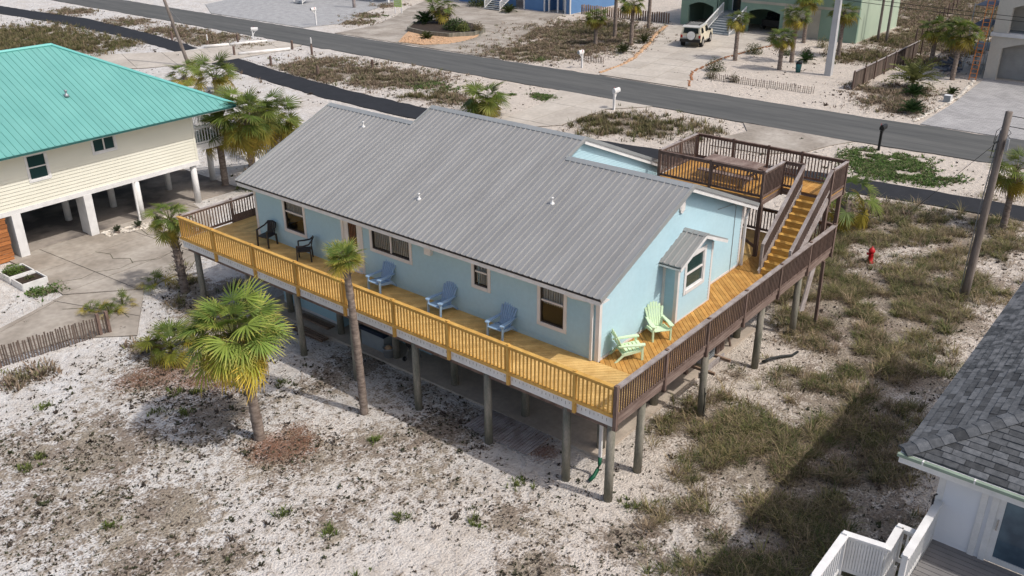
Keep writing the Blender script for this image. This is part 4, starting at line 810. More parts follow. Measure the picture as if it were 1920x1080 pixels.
palm('palm with hanging dead fronds behind the upper deck stairs', (24.8, 2.9, 0), 1.6, 1.9, 26, .25, 19, parts=True, old=.5, n=28, emin=-85, emax=75, skirt=1)
palm('slim palm close behind the timber utility pole', (29.5, -3.25, 0), 3.1, 1.45, 38, .14, 20, (0, 0), .4, True, .35, n=26, emin=-75, skirt=1)
FARG = 'palms across the road'; FW = 1.7
for lab, x, y, h, r, sd_, br in (('stout palm planted in the rock edged driveway island', 56.8, 59.9, 2.1, 1.6, 31, 1.0), ('slender palm at the driveway edge beside the beige car', 59.3, 26, 3.6, 1.15, 32, 1.0), ('short palm on the white sand beside the teal bin', 57.84, 21.1, 2.7, 1.25, 33, 1.0), ('palm behind the short one near the pale concrete pole', 61.5, 21.6, 4.0, 1.3, 34, 1.0), ('palm close against the sage green garage wall', 71.2, 24.6, 4.3, 1.35, 35, .9), ('palm hidden partly by the pale concrete pole', 66.5, 19.3, 4.0, 1.35, 36, .9), ('leaning bare trunk palm beside the orange ladder', 62.6, 8.3, 3.7, 1.7, 37, .95), ('dark crowned palm left of the ladder palm', 66.6, 11.2, 3.2, 1.4, 38, .85), ('scrubland palm left of the white garden', 57.8, 40.2, 2.7, 1.2, 39, .9), ('palm at the edge of the white garden', 60.2, 37.6, 3.9, 1.3, 40, 1.0), ('tall bare trunk palm in the scrub', 62.9, 41.3, 5.2, 1.2, 41, .9), ('second tall palm trunk by the sage house', 69, 41, 5.4, 1.2, 42, .9)):
    palm(lab, (x, y, 0), h, r*1.05, 46, .17 if 'stout' not in lab else .32, sd_, (.3 if 'leaning' in lab else 0, 0), .3, False, .3, bright=br*.95, n=16, emin=-55, skirt=1, group=FARG)
FW = 1.0
def feather(rg, L_, n, c, arch=.7, lw=.02, ll=.25):
    V, Fc, C = [], [], []; z = np.array([0, 0, 1.]); pts = [np.array([L_*(t-.12*arch*t*t), 0, L_*(.35*t-arch*t*t*.75)]) for t in np.linspace(0, 1, n)]
    for i in range(n-1):
        o = len(V); V += [pts[i]+[0, .012, 0], pts[i]-[0, .012, 0], pts[i+1]-[0, .01, 0], pts[i+1]+[0, .01, 0]]; Fc.append((o, o+1, o+2, o+3)); C += [np.array(c)*.9]*4
        for s_ in (-1, 1):
            l = ll*math.sin(math.pi*(.12+.85*i/n))*rg.uniform(.85, 1.15); d = np.array([.55, s_*.85, .12]); d = d/np.linalg.norm(d); a = pts[i]; b = a+d*l-z*l*.25; w_ = np.array([lw, 0, 0]); v_ = rg.uniform(.7, 1.3)
            o = len(V); V += [a-w_, a+w_, a+d*l*.6+w_*.8, b]; Fc.append((o, o+1, o+2, o+3)); C += [np.array(c)*v_]*4
    return np.array(V), np.array(Fc), np.array(C)
def cycad(label, loc, L_, nf, c, seed, arch=.7, h=.1, name='cycad', cat='plant', emin=5, ll=.25, group=None):
    t = thing(name, label, cat, loc, 0, group, True); rg = np.random.RandomState(seed); VV, FF, CC, o = [], [], [], 0
    MB().lathe([(.12, -.05), (.14, h*.5), (.1, h+.04)], 8).part('stem', m_bark, t)
    for k in range(nf):
        a, b, cc = feather(rg, L_*rg.uniform(.8, 1.1), 12, c, arch, .02*L_+.008, ll*L_); M_ = rot_to(k*2.4, R(emin+(70-emin)*(1-(k+.5)/nf)+rg.uniform(-6, 6)), rg.uniform(-.3, .3))
        VV.append(a@np.array(M_).T+[0, 0, h]); FF.append(b+o); CC.append(cc*rg.uniform(.8, 1.2)); o += len(a)
    oo = bpy.data.objects.new('crown', npmesh('crown', np.concatenate(VV), np.concatenate(FF), np.concatenate(CC), m_veg)); col.objects.link(oo); oo.parent = t; return t
DG = (.028, .06, .016)
for lab, x, y, L_, nf, c, sd_ in (('dark green cycad in the raised island bed', 55.6, 61.2, 1.7, 34, DG, 1), ('small cycad on the island rocks', 50.0, 55.6, 1.0, 24, (.06, .075, .02), 2), ('cycad below the white garden edging', 56, 35.8, 1.05, 26, (.05, .06, .02), 3), ('cycad under the garden palm', 61.6, 37.0, 1.0, 24, (.05, .06, .02), 4), ('dark spiky cycad under the arching date palm', 55, 8.9, 1.15, 30, DG, 5), ('low cycad near the road by the paver driveway', 49.6, 7.4, 1.2, 30, DG, 6), ('small shrub beside the paver driveway', 57, 6.8, .75, 22, (.05, .075, .02), 7), ('dark cycad behind the short sand palm', 62.3, 20.6, 1.1, 26, DG, 8), ('cycad beside the blue house steps', 68.8, 60.2, 1.3, 28, (.06, .08, .025), 9)):
    cycad(lab, (x, y, 0 if 'raised' not in lab else .4), L_, nf, c, sd_)
cycad('arching pale date palm without trunk by the timber fence', (57.6, 9.9, 0), 2.7, 30, (.17, .18, .06), 21, .85, .5, 'date_palm', 'palm tree', 0, .18)
def leafy(label, loc, r, h, n_, cs, seed, name='shrub', lw=.05, cat='shrub', group=None, stem=True):
    """a shrub of many small leaves on upright stems, uneven outline"""
    t = thing(name, label, cat, loc, 0, group, True); rg = np.random.RandomState(seed)
    q = rg.normal(0, 1, (n_, 3)); q /= np.linalg.norm(q, axis=1)[:, None]; q *= (rg.rand(n_)**.45)[:, None]; q[:, 2] = np.abs(q[:, 2])
    lump = .7+.6*fbm(q[:, 0]*2+seed, q[:, 1]*2+q[:, 2]*3, 1.3); P = q*lump[:, None]*np.array([r, r, h]); a = rg.uniform(0, 6.28, n_); e = rg.uniform(-.2, 1.2, n_)
    d = np.stack([np.cos(a)*np.cos(e), np.sin(a)*np.cos(e), np.sin(e)], 1); s_ = np.stack([-np.sin(a), np.cos(a), rg.uniform(-.5, .5, n_)], 1); l = lw*2.4*rg.uniform(.6, 1.3, n_)[:, None]; w_ = lw*.5
    V = np.stack([P, P+d*l*.5+s_*w_, P+d*l, P+d*l*.5-s_*w_], 1).reshape(-1, 3); f = np.arange(n_*4).reshape(-1, 4); c = np.repeat(np.array(cs)[rg.choice(len(cs), n_)]*rg.uniform(.65, 1.35, (n_, 1)), 4, 0)
    oo = bpy.data.objects.new('foliage', npmesh('foliage', V, f, c, m_veg)); col.objects.link(oo); oo.parent = t
    mb = MB()
    for k in range(7):
        b = rg.uniform(0, 6.28); mb.tube([(0, 0, -.03), (math.cos(b)*r*.3, math.sin(b)*r*.3, h*.45), (math.cos(b)*r*.55, math.sin(b)*r*.55, h*.75)], [.02, .014, .006], 5)
    mb.part('stem', m_bark, t); return t
SG = [(.06, .085, .02), (.085, .105, .03), (.045, .065, .018), (.12, .13, .045)]; BG = [(.12, .11, .05), (.09, .085, .035), (.16, .14, .08)]
for lab, x, y, r, h, n_, cs, lw in (('rounded dark green shrub in the raised island bed', 54.6, 55.8, 1.5, 1.2, 1500, [(.05, .085, .02), (.08, .12, .03), (.035, .06, .015)], .09), ('bright yellow-green shrub at the island edge', 54.2, 54.4, .7, .9, 600, [(.16, .2, .05), (.2, .2, .07)], .08), ('dry tawny shrub at the island tip', 55.3, 53.3, .7, 1.0, 500, [(.17, .14, .06), (.2, .15, .08)], .07),
    ('scruffy olive bush at the sand garden corner', 54.2, 25.3, .85, 1.1, 1000, BG+SG, .06), ('olive bush beside the slender driveway palm', 63.2, 26, .9, 1.0, 1000, BG+SG, .06), ('low grey bush at the road end of the sand garden', 51.2, 24.1, .6, .7, 500, BG, .05), ('second low grey bush by the little picket fence', 51.2, 22.0, .45, .7, 400, BG, .05), ('tall green hedge shrub beside the blue house', 71.0, 66.5, 1.8, 2.0, 1600, SG, .1), ('yellow grass shrub by the pale green wall', 70.0, 22.2, .7, 1.0, 500, [(.2, .17, .07), (.15, .14, .05)], .06), ('dark bush under the palms behind the sand garden', 64.4, 23.4, .7, .5, 500, SG, .06), ('brown bush in front of the pale green wall', 66.2, 22.2, .5, .6, 400, BG, .05),
    ('leafy shrub below the teal porch palms', 10.4, 30.9, .8, .8, 700, SG, .06), ('low shrub between the porch and grey roof', 12.2, 30.0, .7, .55, 500, SG+BG, .06)):
    leafy(lab, (x, y, 0), r, h, n_, cs, int(x*7+y), lw=lw).location.z = .4 if 'island' in lab else 0
for k, (x, y, lab) in enumerate(((-.1, 23.2, 'spiky palmetto beside the shaggy trunk palm'), (-1.9, 22.6, 'small palmetto at the driveway edge'), (-2.6, 22.3, 'young palmetto nearest the picket fence end'), (-3.0, 23.0, 'yellowish palmetto sprout by the driveway corner'))):
    palm(lab, (x, y, 0), .1, .85-.1*k, 14, .06, 60+k, parts=True, old=.35, n=18, emin=20, emax=85, name='palmetto', bright=1.05)

# ------------------------------------------------------------------ teal roofed house
T = thing('elevated_house', 'cream house on white columns under a teal metal hip roof', 'house', (2, 35, 0))
tx0, tx1, ty0, ty1 = -13, 7.55, 31.0, 42.4; TZ, TE = 2.32, 5.0; ex1, ey0, ey1 = 9.65, 30.0, 43.4; RZ = 8.15; RY = 36.7
TW = [(-.93, -.08, 3.42, 4.56), (2.2, 3.28, 3.98, 4.66)]
siding(MB(), 'y', ty0, -1, lambda z: (tx0, tx1), TZ, TE-.02, .16, TW, .034).part('front_wall', m_cream, T)
mb = MB(); siding(mb, 'x', tx1, 1, lambda z: (ty0, ty1), TZ, TE-.02, .21); siding(mb, 'y', ty1, 1, lambda z: (tx0, tx1), TZ, TE-.02, .21); siding(mb, 'x', tx0, -1, lambda z: (ty0, ty1), TZ, TE-.02, .21); mb.part('rear_wall', m_cream, T)
MB().bx(tx0+.1, tx1-.1, ty0+.1, ty1-.1, TZ-.05, TZ+.1).part('floor', m_wall_in, T)
mb = MB(); mb.bx(tx0, tx1+.05, ty0-.06, ty0+.12, TZ-.22, TZ); mb.bx(tx1-.1, tx1+.04, ty0+.12, ty1, TZ-.22, TZ); mb.part('skirt_beam', m_whitew, T)
MB().bx(tx1-.1, tx1+.03, ty0-.035, ty0+.1, TZ, TE-.05).part('corner_board', m_cream, T)
window(T, 'y', ty0, -1, *TW[0], 'win', .09, glass=m_dglass, sash=m_whitew, curtain=False, trim=m_whitew)
window(T, 'y', ty0, -1, *TW[1], 'slide', .09, glass=m_dglass, sash=m_whitew, curtain=False, trim=m_whitew)
ax = 3.85; sl_ = (RZ-TE)/(RY-ey0)
mb = MB(); c_ = [(tx0-1, ey0), (ex1, ey0), (ex1, ey1), (tx0-1, ey1)]
mb.add([(tx0-1, ey0, TE-.02), (ex1, ey0, TE-.02), (ax, RY, RZ-.02), (tx0-1, RY, RZ-.02), (ex1, ey1, TE-.02), (tx0-1, ey1, TE-.02)], [(0, 1, 2, 3), (1, 4, 2), (3, 2, 4, 5), (0, 5, 4, 1)])
tr_ = mb.part('roof', m_tealcap, T); w_ = .305; x = tx0-1; lf = math.hypot(RY-ey0, RZ-TE)
fullm = None
while x < ex1-.05:
    x2 = min(x+w_, ex1)
    def yt(xx): return RY if xx <= ax else ey0+(RY-ey0)*(ex1-xx)/(ex1-ax)
    zf = lambda yy, o=0: TE+(yy-ey0)*sl_+o
    pr = [(x, 0), (x+.012, .034), (x+.04, .034), (x+.052, 0), (x2, 0)]
    if x2 <= ax and fullm: inst('roof_panel', fullm, tr_, (x, ey0, TE))
    else:
        mb = MB(); mb.v = [(a, ey0-.02, zf(ey0-.02, o)) for a, o in pr]+[(a, max(yt(a)-.02, ey0+.01), zf(max(yt(a)-.02, ey0+.01), o)) for a, o in pr]; mb.f = [(i, i+1, i+6, i+5) for i in range(4)]
        if x2 <= ax:
            fullm = mb.mesh('roof_panel', m_teal, (x, ey0, TE)); inst('roof_panel', fullm, tr_, (x, ey0, TE))
        else: mb.part('roof_panel', m_teal, tr_)
    x += w_
mb = MB(); mb.tube([(ex1, ey0, TE+.03), (ax, RY, RZ+.03), (tx0-1, RY, RZ+.03)], .09, 6); mb.tube([(ex1, ey1, TE+.03), (ax, RY, RZ+.03)], .09, 6); mb.part('ridge_cap', m_tealcap, tr_)
mb = MB(); mb.bx(tx0-1, ex1, ey0-.005, ey0+.03, TE-.11, TE-.03); mb.bx(ex1-.03, ex1+.005, ey0, ey1, TE-.11, TE-.03); mb.part('fascia', mat('dark_teal_edge', (.03, .12, .11)), T)
MB().bx(tx0, ex1-.05, ey0+.04, ty0, TE-.15, TE-.13).part('soffit', m_cream, T)
MB().lathe([(.12, 0), (.1, .12), (.05, .14), (.05, .26), (.08, .27), (.06, .33)], 10, (2.35, 32.9, TE+2.9*sl_)).part('roof_vent', m_steel, T, True)
sq = [(-1.95, 31.05), (1.42, 31.05)]
for x, y in sq: MB().bx(x-.2, x+.2, y-.12, y+.75, -.05, TZ-.2).part('column', m_whitew, T)
rc = MB().lathe([(.17, -.05), (.16, TZ-.2)], 12).mesh('column', m_whitew, smooth=True)
for x, y in ((4.0, 31.1), (7.32, 31.2), (1.58, 33.9), (4.03, 33.95), (7.39, 34.1), (9.9, 33.65), (1.5, 37), (4, 37), (7.4, 37), (-1.7, 34), (-1.7, 37), (9.9, 37), (4, 40), (7.4, 40), (9.9, 40.5)): inst('column', rc, T, (x, y, 0))
piece('drainpipe', (3.78, 30.95, .0), (3.78, 30.95, TZ-.2), .09, .09, m_whitew, T)
MB().prism([(-14, 31.3), (10, 31.3), (10, 43), (-14, 43)], -.1, .085).top('slab', mat('carport_concrete', (.33, .29, .25), (.13, .115, .105), .45, .9, fine=.1, lo=.42, hi=.58), 'stained concrete floor beneath the cream house', 'slab', kind='structure')
# porch at the corner
pf = MB().bx(tx1+.04, 10.0, 31.6, 42, TZ+.42, TZ+.6).part('porch_floor', m_whitew, T)
MB().bx(tx1+.04, 10.05, 31.5, 31.58, TZ+.3, TZ+.62).part('porch_beam', m_whitew, T)
for Ap, Bp in (((tx1+.05, 31.56, TZ+.6), (9.95, 31.56, TZ+.6)), ((9.97, 31.6, TZ+.6), (9.97, 42, TZ+.6))): railing(T, Ap, Bp, .95, .16, [.98], m_whitew, m_whitew, m_whitew, .04, .1, .2)
for y in (31.7, 35, 39): piece('porch_post', (9.45, y, TZ+.6), (9.45, y, TE-.1), .14, .14, m_weath, T)
ps = thing('porch_stairs', 'white open porch steps behind the palm trunks', 'stairs', (12.2, 33.8, 0))
for k in range(12):
    z = TZ+.5-k*.23; x = 10.15+k*.27; piece('tread', (x, 33.2, z), (x, 34.4, z), .28, .05, m_whitew, ps)
for y in (33.15, 34.45):
    piece('stringer', (10.05, y, TZ+.45), (13.2, y, .1), .05, .25, m_whitew, ps); railing(ps, (10.05, y, TZ+.6), (13.2, y, .15), .9, .17, [.01, .5, .99], m_whitew, m_whitew, m_whitew, .04, .09, .3)
t = thing('slat_screen', 'orange cedar slat screen left of the white square columns', 'screen', (-4.2, 31.0, 0))
for k in range(11): piece('slat', (-5.8+random.uniform(-.1, .02), 31.0, .12+.195*k), (-2.42+random.uniform(-.03, .03), 31.0, .12+.195*k), .025, .17, m_cedar, t)
for x in (-2.6, -4.2, -5.6): piece('screen_post', (x, 31.07, 0), (x, 31.07, 2.2), .09, .09, m_weath, t)
def planter(label, x0, x1, y0, y1, seed):
    t = thing('planter_box', label, 'planter', ((x0+x1)/2, (y0+y1)/2, 0))
    for p_, q_ in (((x0, y0), (x1, y0)), ((x1, y0), (x1, y1)), ((x1, y1), (x0, y1)), ((x0, y1), (x0, y0))): piece('board', (*p_, .16), (*q_, .16), .05, .32, m_whitew, t)
    MB().bx(x0+.03, x1-.03, y0+.03, y1-.03, .0, .24).part('soil', m_soil, t)
planter('white planter box nearer the driveway with dark bare soil', -3.75, -2.7, 27.3, 28.3, 1); planter('white planter box farther back full of green herbs', -3.75, -2.7, 28.5, 29.6, 2)
leafy('bushy green herbs growing in the farther white planter', (-3.3, 29.1, .2), .55, .4, 700, [(.10, .17, .03), (.14, .2, .05)], 77, 'herbs', .04, 'plant'); leafy('tiny seedling in the bare white planter', (-3.2, 27.9, .24), .18, .15, 80, SG, 78, 'seedling', .04, 'plant')
# white stone bed with small succulents
sb = thing('stone_bed', 'kidney bed of white stones between two white columns', 'garden bed', (3.2, 29.9, .05))
for k in range(230):
    u = random.random(); x = 1.7+u*3.3; y = 30.6-.9*math.sin(u*2.2)*.55+random.uniform(-.38, .38); s_ = random.uniform(.05, .12)
    inst('stone', bpy.data.meshes.get('pebble') or MB().lathe([(.3, -.4), (1, 0), (.6, .5), (.1, .62)], 6).mesh('pebble', m_stone), sb, (x, y, .08), (random.uniform(-.3, .3), random.uniform(-.3, .3), random.uniform(0, 6)), (s_, s_*random.uniform(.7, 1.2), s_*.7))
for k, (x, y, lab) in enumerate(((2.2, 30.3, 'leftmost small succulent in the white stone bed'), (3.2, 30.1, 'middle small succulent in the white stone bed'), (4.2, 30.1, 'rightmost small succulent in the white stone bed'))): cycad(lab, (x, y, .08), .35, 12, (.06, .075, .04), 90+k, .3, .05, 'succulent', 'plant', 20, .3)
def picket_fence(label, A0, A1, n_, h, w_, name='picket_fence', jit=.05, m=m_picket, tilt=.03):
    t = thing(name, label, 'fence', ((A0[0]+A1[0])/2, (A0[1]+A1[1])/2, 0)); A0, A1 = Vector((*A0, 0)), Vector((*A1, 0))
    for k in range(n_):
        p_ = A0+(A1-A0)*(k/(n_-1))+Vector((random.uniform(-.02, .02), random.uniform(-.02, .02), 0)); piece('picket', p_+Vector((0, 0, -.05)), p_+Vector((random.uniform(-tilt, tilt), random.uniform(-tilt, tilt), h+random.uniform(-jit, jit))), .012, w_, m, t)
    mb = MB()
    for z in (.25*h, .55*h, .82*h): mb.tube([A0+Vector((.02, .02, z)), A1+Vector((.02, .02, z))], .006, 4)
    mb.part('wire', m_picket, t); return t
t = picket_fence('brown wire-bound picket fence on the sand near the driveway', (-9.2, 21.75), (-3.5, 20.86), 62, .82, .055)
for x, y in ((-3.42, 20.84), (-3.75, 20.9), (-7.3, 21.45)): piece('fence_post', (x, y, -.1), (x, y, .95), .11, .11, m_weath, t)
picket_fence('low weathered picket fence along the sand garden', (50.8, 24.0), (51.1, 15.3), 52, .55, .09, 'sand_fence', .06, m_picket, .05); picket_fence('short scrap of picket fence by the white garden mailbox', (50.5, 37.4), (50.9, 34.6), 18, .6, .08, 'sand_fence', .06)

# ------------------------------------------------------------------ white house with shingle roof (right edge)
W = thing('neighbour_house', 'white house corner with grey shingle hip roof at the right edge', 'house', (4, -13, 0))
cx, cy, cz, sw = -1.13, -7.38, 5.8, .4; wx, wy, wz = -.7, -8.12, 3.75; NX1 = 14.0
siding(MB(), 'x', wx, -1, lambda z: (-18, wy), wz, cz-.1, .105, [(-11.5, -9.15, wz+.02, 5.45)]).part('front_wall', m_wsid, W); siding(MB(), 'y', wy, 1, lambda z: (wx, 13), 2.6, cz-.1, .105).part('side_wall', m_wsid, W)
MB().bx(wx-.03, wx+.1, wy-.1, wy+.03, wz, cz-.12).part('corner_board', m_whitew, W)
mb = MB(); L_ = 6.3
mb.add([(cx, cy, cz-.02), (cx, cy-16, cz-.02), (cx+L_, cy-16, cz+L_*sw-.02), (cx+L_, cy-L_, cz+L_*sw-.02), (NX1, cy, cz-.02), (NX1, cy-L_, cz+L_*sw-.02)], [(0, 1, 2, 3), (0, 3, 5, 4)])
wr = mb.part('roof', m_shing, W)
mb = MB(); mb.bx(cx-.02, cx+.02, cy-16, cy+.02, cz-.27, cz-.03); mb.bx(cx+.02, NX1, cy-.02, cy+.02, cz-.2, cz-.03); mb.bx(cx+.02, wx, cy-16, cy-.02, cz-.17, cz-.15); mb.bx(wx, NX1, wy, cy-.02, cz-.17, cz-.15); mb.part('fascia', m_whitew, W)
mb = MB(); mb.bx(cx-.10, cx-.021, cy-16, cy+.05, cz-.10, cz-.035); g_ = mb.part('gutter', m_gutter, W)
for k in range(5): MB().bx(cx-.105, cx-.02, cy-.45-.95*k, cy-.42-.95*k, cz-.105, cz-.02).part('gutter_strap', m_whitew, g_)
th = math.atan(sw); e_ = .15; rows = 34; tabs = []
for face in (0, 1):
    for r_ in range(rows):
        u0 = r_*e_; off = random.uniform(0, .3); t0 = u0*math.cos(th)
        if t0 > 5.4: break
        s_ = t0-off
        end = 5.5 if face == 0 else 12.0
        while s_ < end:
            wdt = random.choice((.2, .28, .34, .42)); a, b = max(s_, t0), min(s_+wdt-.008, end)
            if b-a > .05: tabs.append((face, t0, a, b))
            s_ += wdt
tabs.sort(key=lambda q: (q[1]**2+((q[2]+q[3])/2)**2)); rest = MB()
for i, (face, t0, a, b) in enumerate(tabs):
    lift = random.uniform(.014, .034); zl = cz+t0*sw; dx_ = (e_+.03)*math.cos(th)
    def PT(s_, t_, o): return (cx+t_, cy-s_, cz+t_*sw+o) if face == 0 else (cx+s_, cy-t_, cz+t_*sw+o)
    vs_ = [PT(a, t0, lift), PT(b, t0, lift), PT(max(b, t0+dx_), t0+dx_, .004), PT(max(a, t0+dx_), t0+dx_, .004), PT(a, t0, -.01), PT(b, t0, -.01)]
    fs_ = [(0, 1, 2, 3), (4, 5, 1, 0)]
    if i < 290: MB().add(vs_, fs_).part('shingle', m_shing, wr)
    else: rest.add(vs_, fs_)
o_ = rest.part('shingles_beyond', mat('grey_shingle_far', (.15, .155, .163), (.055, .06, .065), 4.5, .95, .3, stretch=(1, 1, 1), fine=.35, lo=.4, hi=.6), wr); o_['kind'] = 'stuff'
for k in range(30):
    t_ = .02+k*.17; c0 = Vector((cx+t_, cy-t_, cz+t_*sw+.055)); d = Vector((1, -1, sw)).normalized(); s_ = Vector((1, 1, 0)).normalized()*.19; dn = Vector((0, 0, -.06))
    MB().add([c0-s_+dn, c0, c0+s_+dn, c0-s_+d*.3+dn+Vector((0, 0, -.012)), c0+d*.3+Vector((0, 0, -.012)), c0+s_+d*.3+dn+Vector((0, 0, -.012)), c0-s_+dn*1.5, c0+s_+dn*1.5], [(0, 1, 4, 3), (1, 2, 5, 4), (6, 1, 0), (1, 7, 2), (6, 7, 1)]).part('hip_shingle', m_shing, wr)
sd2 = MB().bx(wx-.06, wx, -9.2, -9.08, wz, 5.52).bx(wx-.06, wx, -11.6, -11.45, wz, 5.52).bx(wx-.06, wx, -11.45, -9.2, 5.44, 5.54).part('sliding_door', m_whitew, W)
mb = MB(); mb.bx(wx-.03, wx+.03, -9.32, -9.2, wz+.02, 5.44); mb.bx(wx-.03, wx+.03, -11.45, -9.32, wz+.02, wz+.14); mb.bx(wx-.03, wx+.03, -11.45, -9.32, 5.34, 5.44); mb.part('frame', m_whitew, sd2)
MB().bx(wx, wx+.01, -11.4, -9.32, wz+.14, 5.34).part('pane', mat('sky_lit_glass', (.12, .19, .24), (.05, .08, .11), 1.5, .06, spec=.8), sd2)
MB().bx(wx-.07, wx-.04, -9.28, -9.25, 4.55, 4.8).part('handle', m_chrome, sd2)
MB().bx(wx-.05, wx, -9.0, -8.88, wz, cz-.15).part('door_trim', m_whitew, W)
WD = thing('neighbour_deck', 'grey boarded deck with white railing below the shingle roof', 'deck', (-3, -10, 0))
ds = MB().bx(-9, wx-.02, -16, -8.2, wz-.3, wz-.036).part('floor_frame', m_whitew, WD); fill_planks(ds, [(-9, -14), (wx-.02, -14), (wx-.02, -8.22), (-9, -8.22)], R(90), .142, wz, .034, m_grydeck, gap=.014)
WR = dict(mr=m_whitew, mb_=m_whitew, mc=m_whitew, bw=.035, capw=.15, drop=.3, pw=.1)
railing(WD, (-2.85, -8.18, wz), (wx-.05, -8.18, wz), .98, .12, [.02], **WR)
MB().bx(-2.9, -.8, -8.20, -8.16, wz+.0, wz+.12).part('kick_board', m_whitew, WD)
LZ = wz-.1
lf = MB().prism([(-4.3, -8.16), (-2.8, -8.16), (-2.8, -7.05), (-4.3, -7.05)], LZ-.2, LZ-.036).part('landing_floor', m_whitew, WD); fill_planks(lf, [(-4.3, -8.16), (-2.8, -8.16), (-2.8, -7.05), (-4.3, -7.05)], R(90), .142, LZ, .034, m_grydeck)
railing(WD, (-4.3, -7.05, LZ), (-2.75, -7.05, LZ), .98, .12, [.02, .98], **WR)
railing(WD, (-2.72, -7.05, LZ), (-2.6, -7.78, LZ), .95, .05, [], **{**WR, 'bw': .045})
railing(WD, (-2.62, -7.80, LZ), (-1.8, -7.78, LZ), .9, .11, [.99], **WR); railing(WD, (-1.78, -7.8, LZ), (-1.78, -8.12, LZ), .9, .1, [], **WR)
for k in range(5): piece('tread', (-2.55+.2*k, -8.1, LZ-.08-.16*k), (-2.55+.2*k, -7.84, LZ-.08-.16*k), .19, .04, m_grydeck, WD)
for x, y in ((-4.2, -7.15), (-2.85, -7.15), (-2.0, -8.4), (-4.5, -8.4), (-1.8, -7.8)): piece('support_post', (x, y, 0), (x, y, wz-.2), .14, .14, m_whitew, WD)
MB().tube([(-.82, -8.12, wz+1.15), (-.92, -8.1, wz+1.18), (-.95, -8.1, wz+1.1), (-.95, -8.12, wz+.05)], .02, 6).part('gate_bar', m_blackm, WD)

# ------------------------------------------------------------------ utility poles and wires
def upole(label, base, top, r0, r1, m, extra=None, name='utility_pole', n=12):
    t = thing(name, label, 'pole', (*base, 0)); b = Vector((*base, -.2)); q = Vector(top); MB().tube([b+(q-b)*k/6 for k in range(7)], [r0+(r1-r0)*k/6 for k in range(7)], n).part('shaft', m, t, True); return t
t = upole('weathered timber utility pole with looped cables at the right', (20.41, -3.92), (20.47, -4.0, 7.75), .17, .13, m_pole)
for k in range(3):
    a = k*1.3; MB().tube([(20.45, -4.0, 7.3-.25*k), (20.3+.25*math.sin(a), -3.75, 7.0-.25*k), (20.35, -3.72, 6.5-.3*k), (20.5, -3.95, 6.6-.3*k), (20.65, -4.2, 6.9-.2*k), (20.47, -4.02, 7.2-.25*k)], .013, 5).part('cable_loop', m_hose, t)
MB().bx(20.3, 20.42, -4.25, -4.15, 6.3, 6.75).part('bracket', m_steel, t)
for z_ in (7.6, 7.2): MB().tube([(20.47, -4.05, z_), (20.9, -8, z_-.25), (21.6, -16, z_+.1)], .016, 5).part('service_wire', m_hose, t)
MB().tube([(20.45, -3.85, 7.0), (20.42, -3.74, 3.5), (20.4, -3.72, .1)], .022, 5).part('ground_wire', m_steel, t)
MB().tube([(20.46, -3.95, 6.7), (17.6, -1.4, 3.4), (14.7, 1.2, 5.0)], .01, 5).part('house_wire', m_hose, t)
t = upole('leaning brown utility pole behind the teal roof', (27.53, 63.3), (26.6, 64.8, 7.4), .16, .12, m_pole); MB().tube([(27.0, 64.3, 5.0), (30.5, 66.0, 1.5), (32.4, 67.2, .0)], .012, 4).part('guy_wire', m_steel, t)
t = thing('concrete_pole', 'tall tapering square concrete pole in the sand garden', 'pole', (58.3, 16.95, 0)); MB().add([(58.3+s*.27, 16.95+q*.27, -.1) for s, q in ((-1, -1), (1, -1), (1, 1), (-1, 1))]+[(58.3+s*.17, 16.95+q*.17, 11) for s, q in ((-1, -1), (1, -1), (1, 1), (-1, 1))], [(3, 2, 1, 0), (4, 5, 6, 7), (0, 1, 5, 4), (1, 2, 6, 5), (2, 3, 7, 6), (3, 0, 4, 7)]).part('shaft', m_polec, t)
for k, (z, lab) in enumerate(((6.45, 'upper black power cable sagging toward the beige house'), (6.15, 'lower black power cable sagging toward the beige house'))):
    MB().tube([(58.2, 17-1.55*j, z-.55*math.sin(math.pi*j/24)) for j in range(25)], .022, 5).top('power_cable', m_hose, lab, 'cable')
upole('dark timber post in the scrub beyond the sand garden', (76, 18.2), (76, 18.2, 5.6), .14, .12, m_pole, name='timber_post'); upole('second dark timber post close to the pale green wall', (76.5, 19.2), (76.5, 19.2, 5.6), .14, .12, m_pole, name='timber_post')
upole('brown house post standing on the pale gravel', (60.5, 78.3), (60.5, 78.3, 4.5), .2, .2, m_greyw, name='timber_post')

# ------------------------------------------------------------------ mailboxes, bollards, hydrant and bits
def mailbox(label, x, y, m, rz=R(180), h=1.05, mp=None):
    t = thing('mailbox', label, 'mailbox', (x, y, 0), rz, 'mailboxes', True); t.scale = (1.35, 1.35, 1.2)
    piece('post', (0, 0, -.05), (0, 0, h+.25), .1, .1, mp or m, t); piece('arm', (-.12, 0, h-.05), (.32, 0, h-.05), .08, .06, mp or m, t); piece('brace', (0, 0, h-.4), (.22, 0, h-.08), .05, .05, mp or m, t)
    b = MB().prismv([(-.08, .1*c, h+s_) for c, s_ in ((-1, 0), (1, 0), (1, .12), (.7, .2), (0, .24), (-.7, .2), (-1, .12))], (.5, 0, 0)).part('box', m, t); MB().prismv([(.42, .085*c, h+s_) for c, s_ in ((-1, .01), (1, .01), (1, .12), (.7, .18), (0, .215), (-.7, .18), (-1, .12))], (.015, 0, 0)).part('door', m_steel if m is not m_blackm else m_boxg, b); MB().bx(.1, .13, .1, .112, h+.1, h+.28).part('flag', m_red, b)
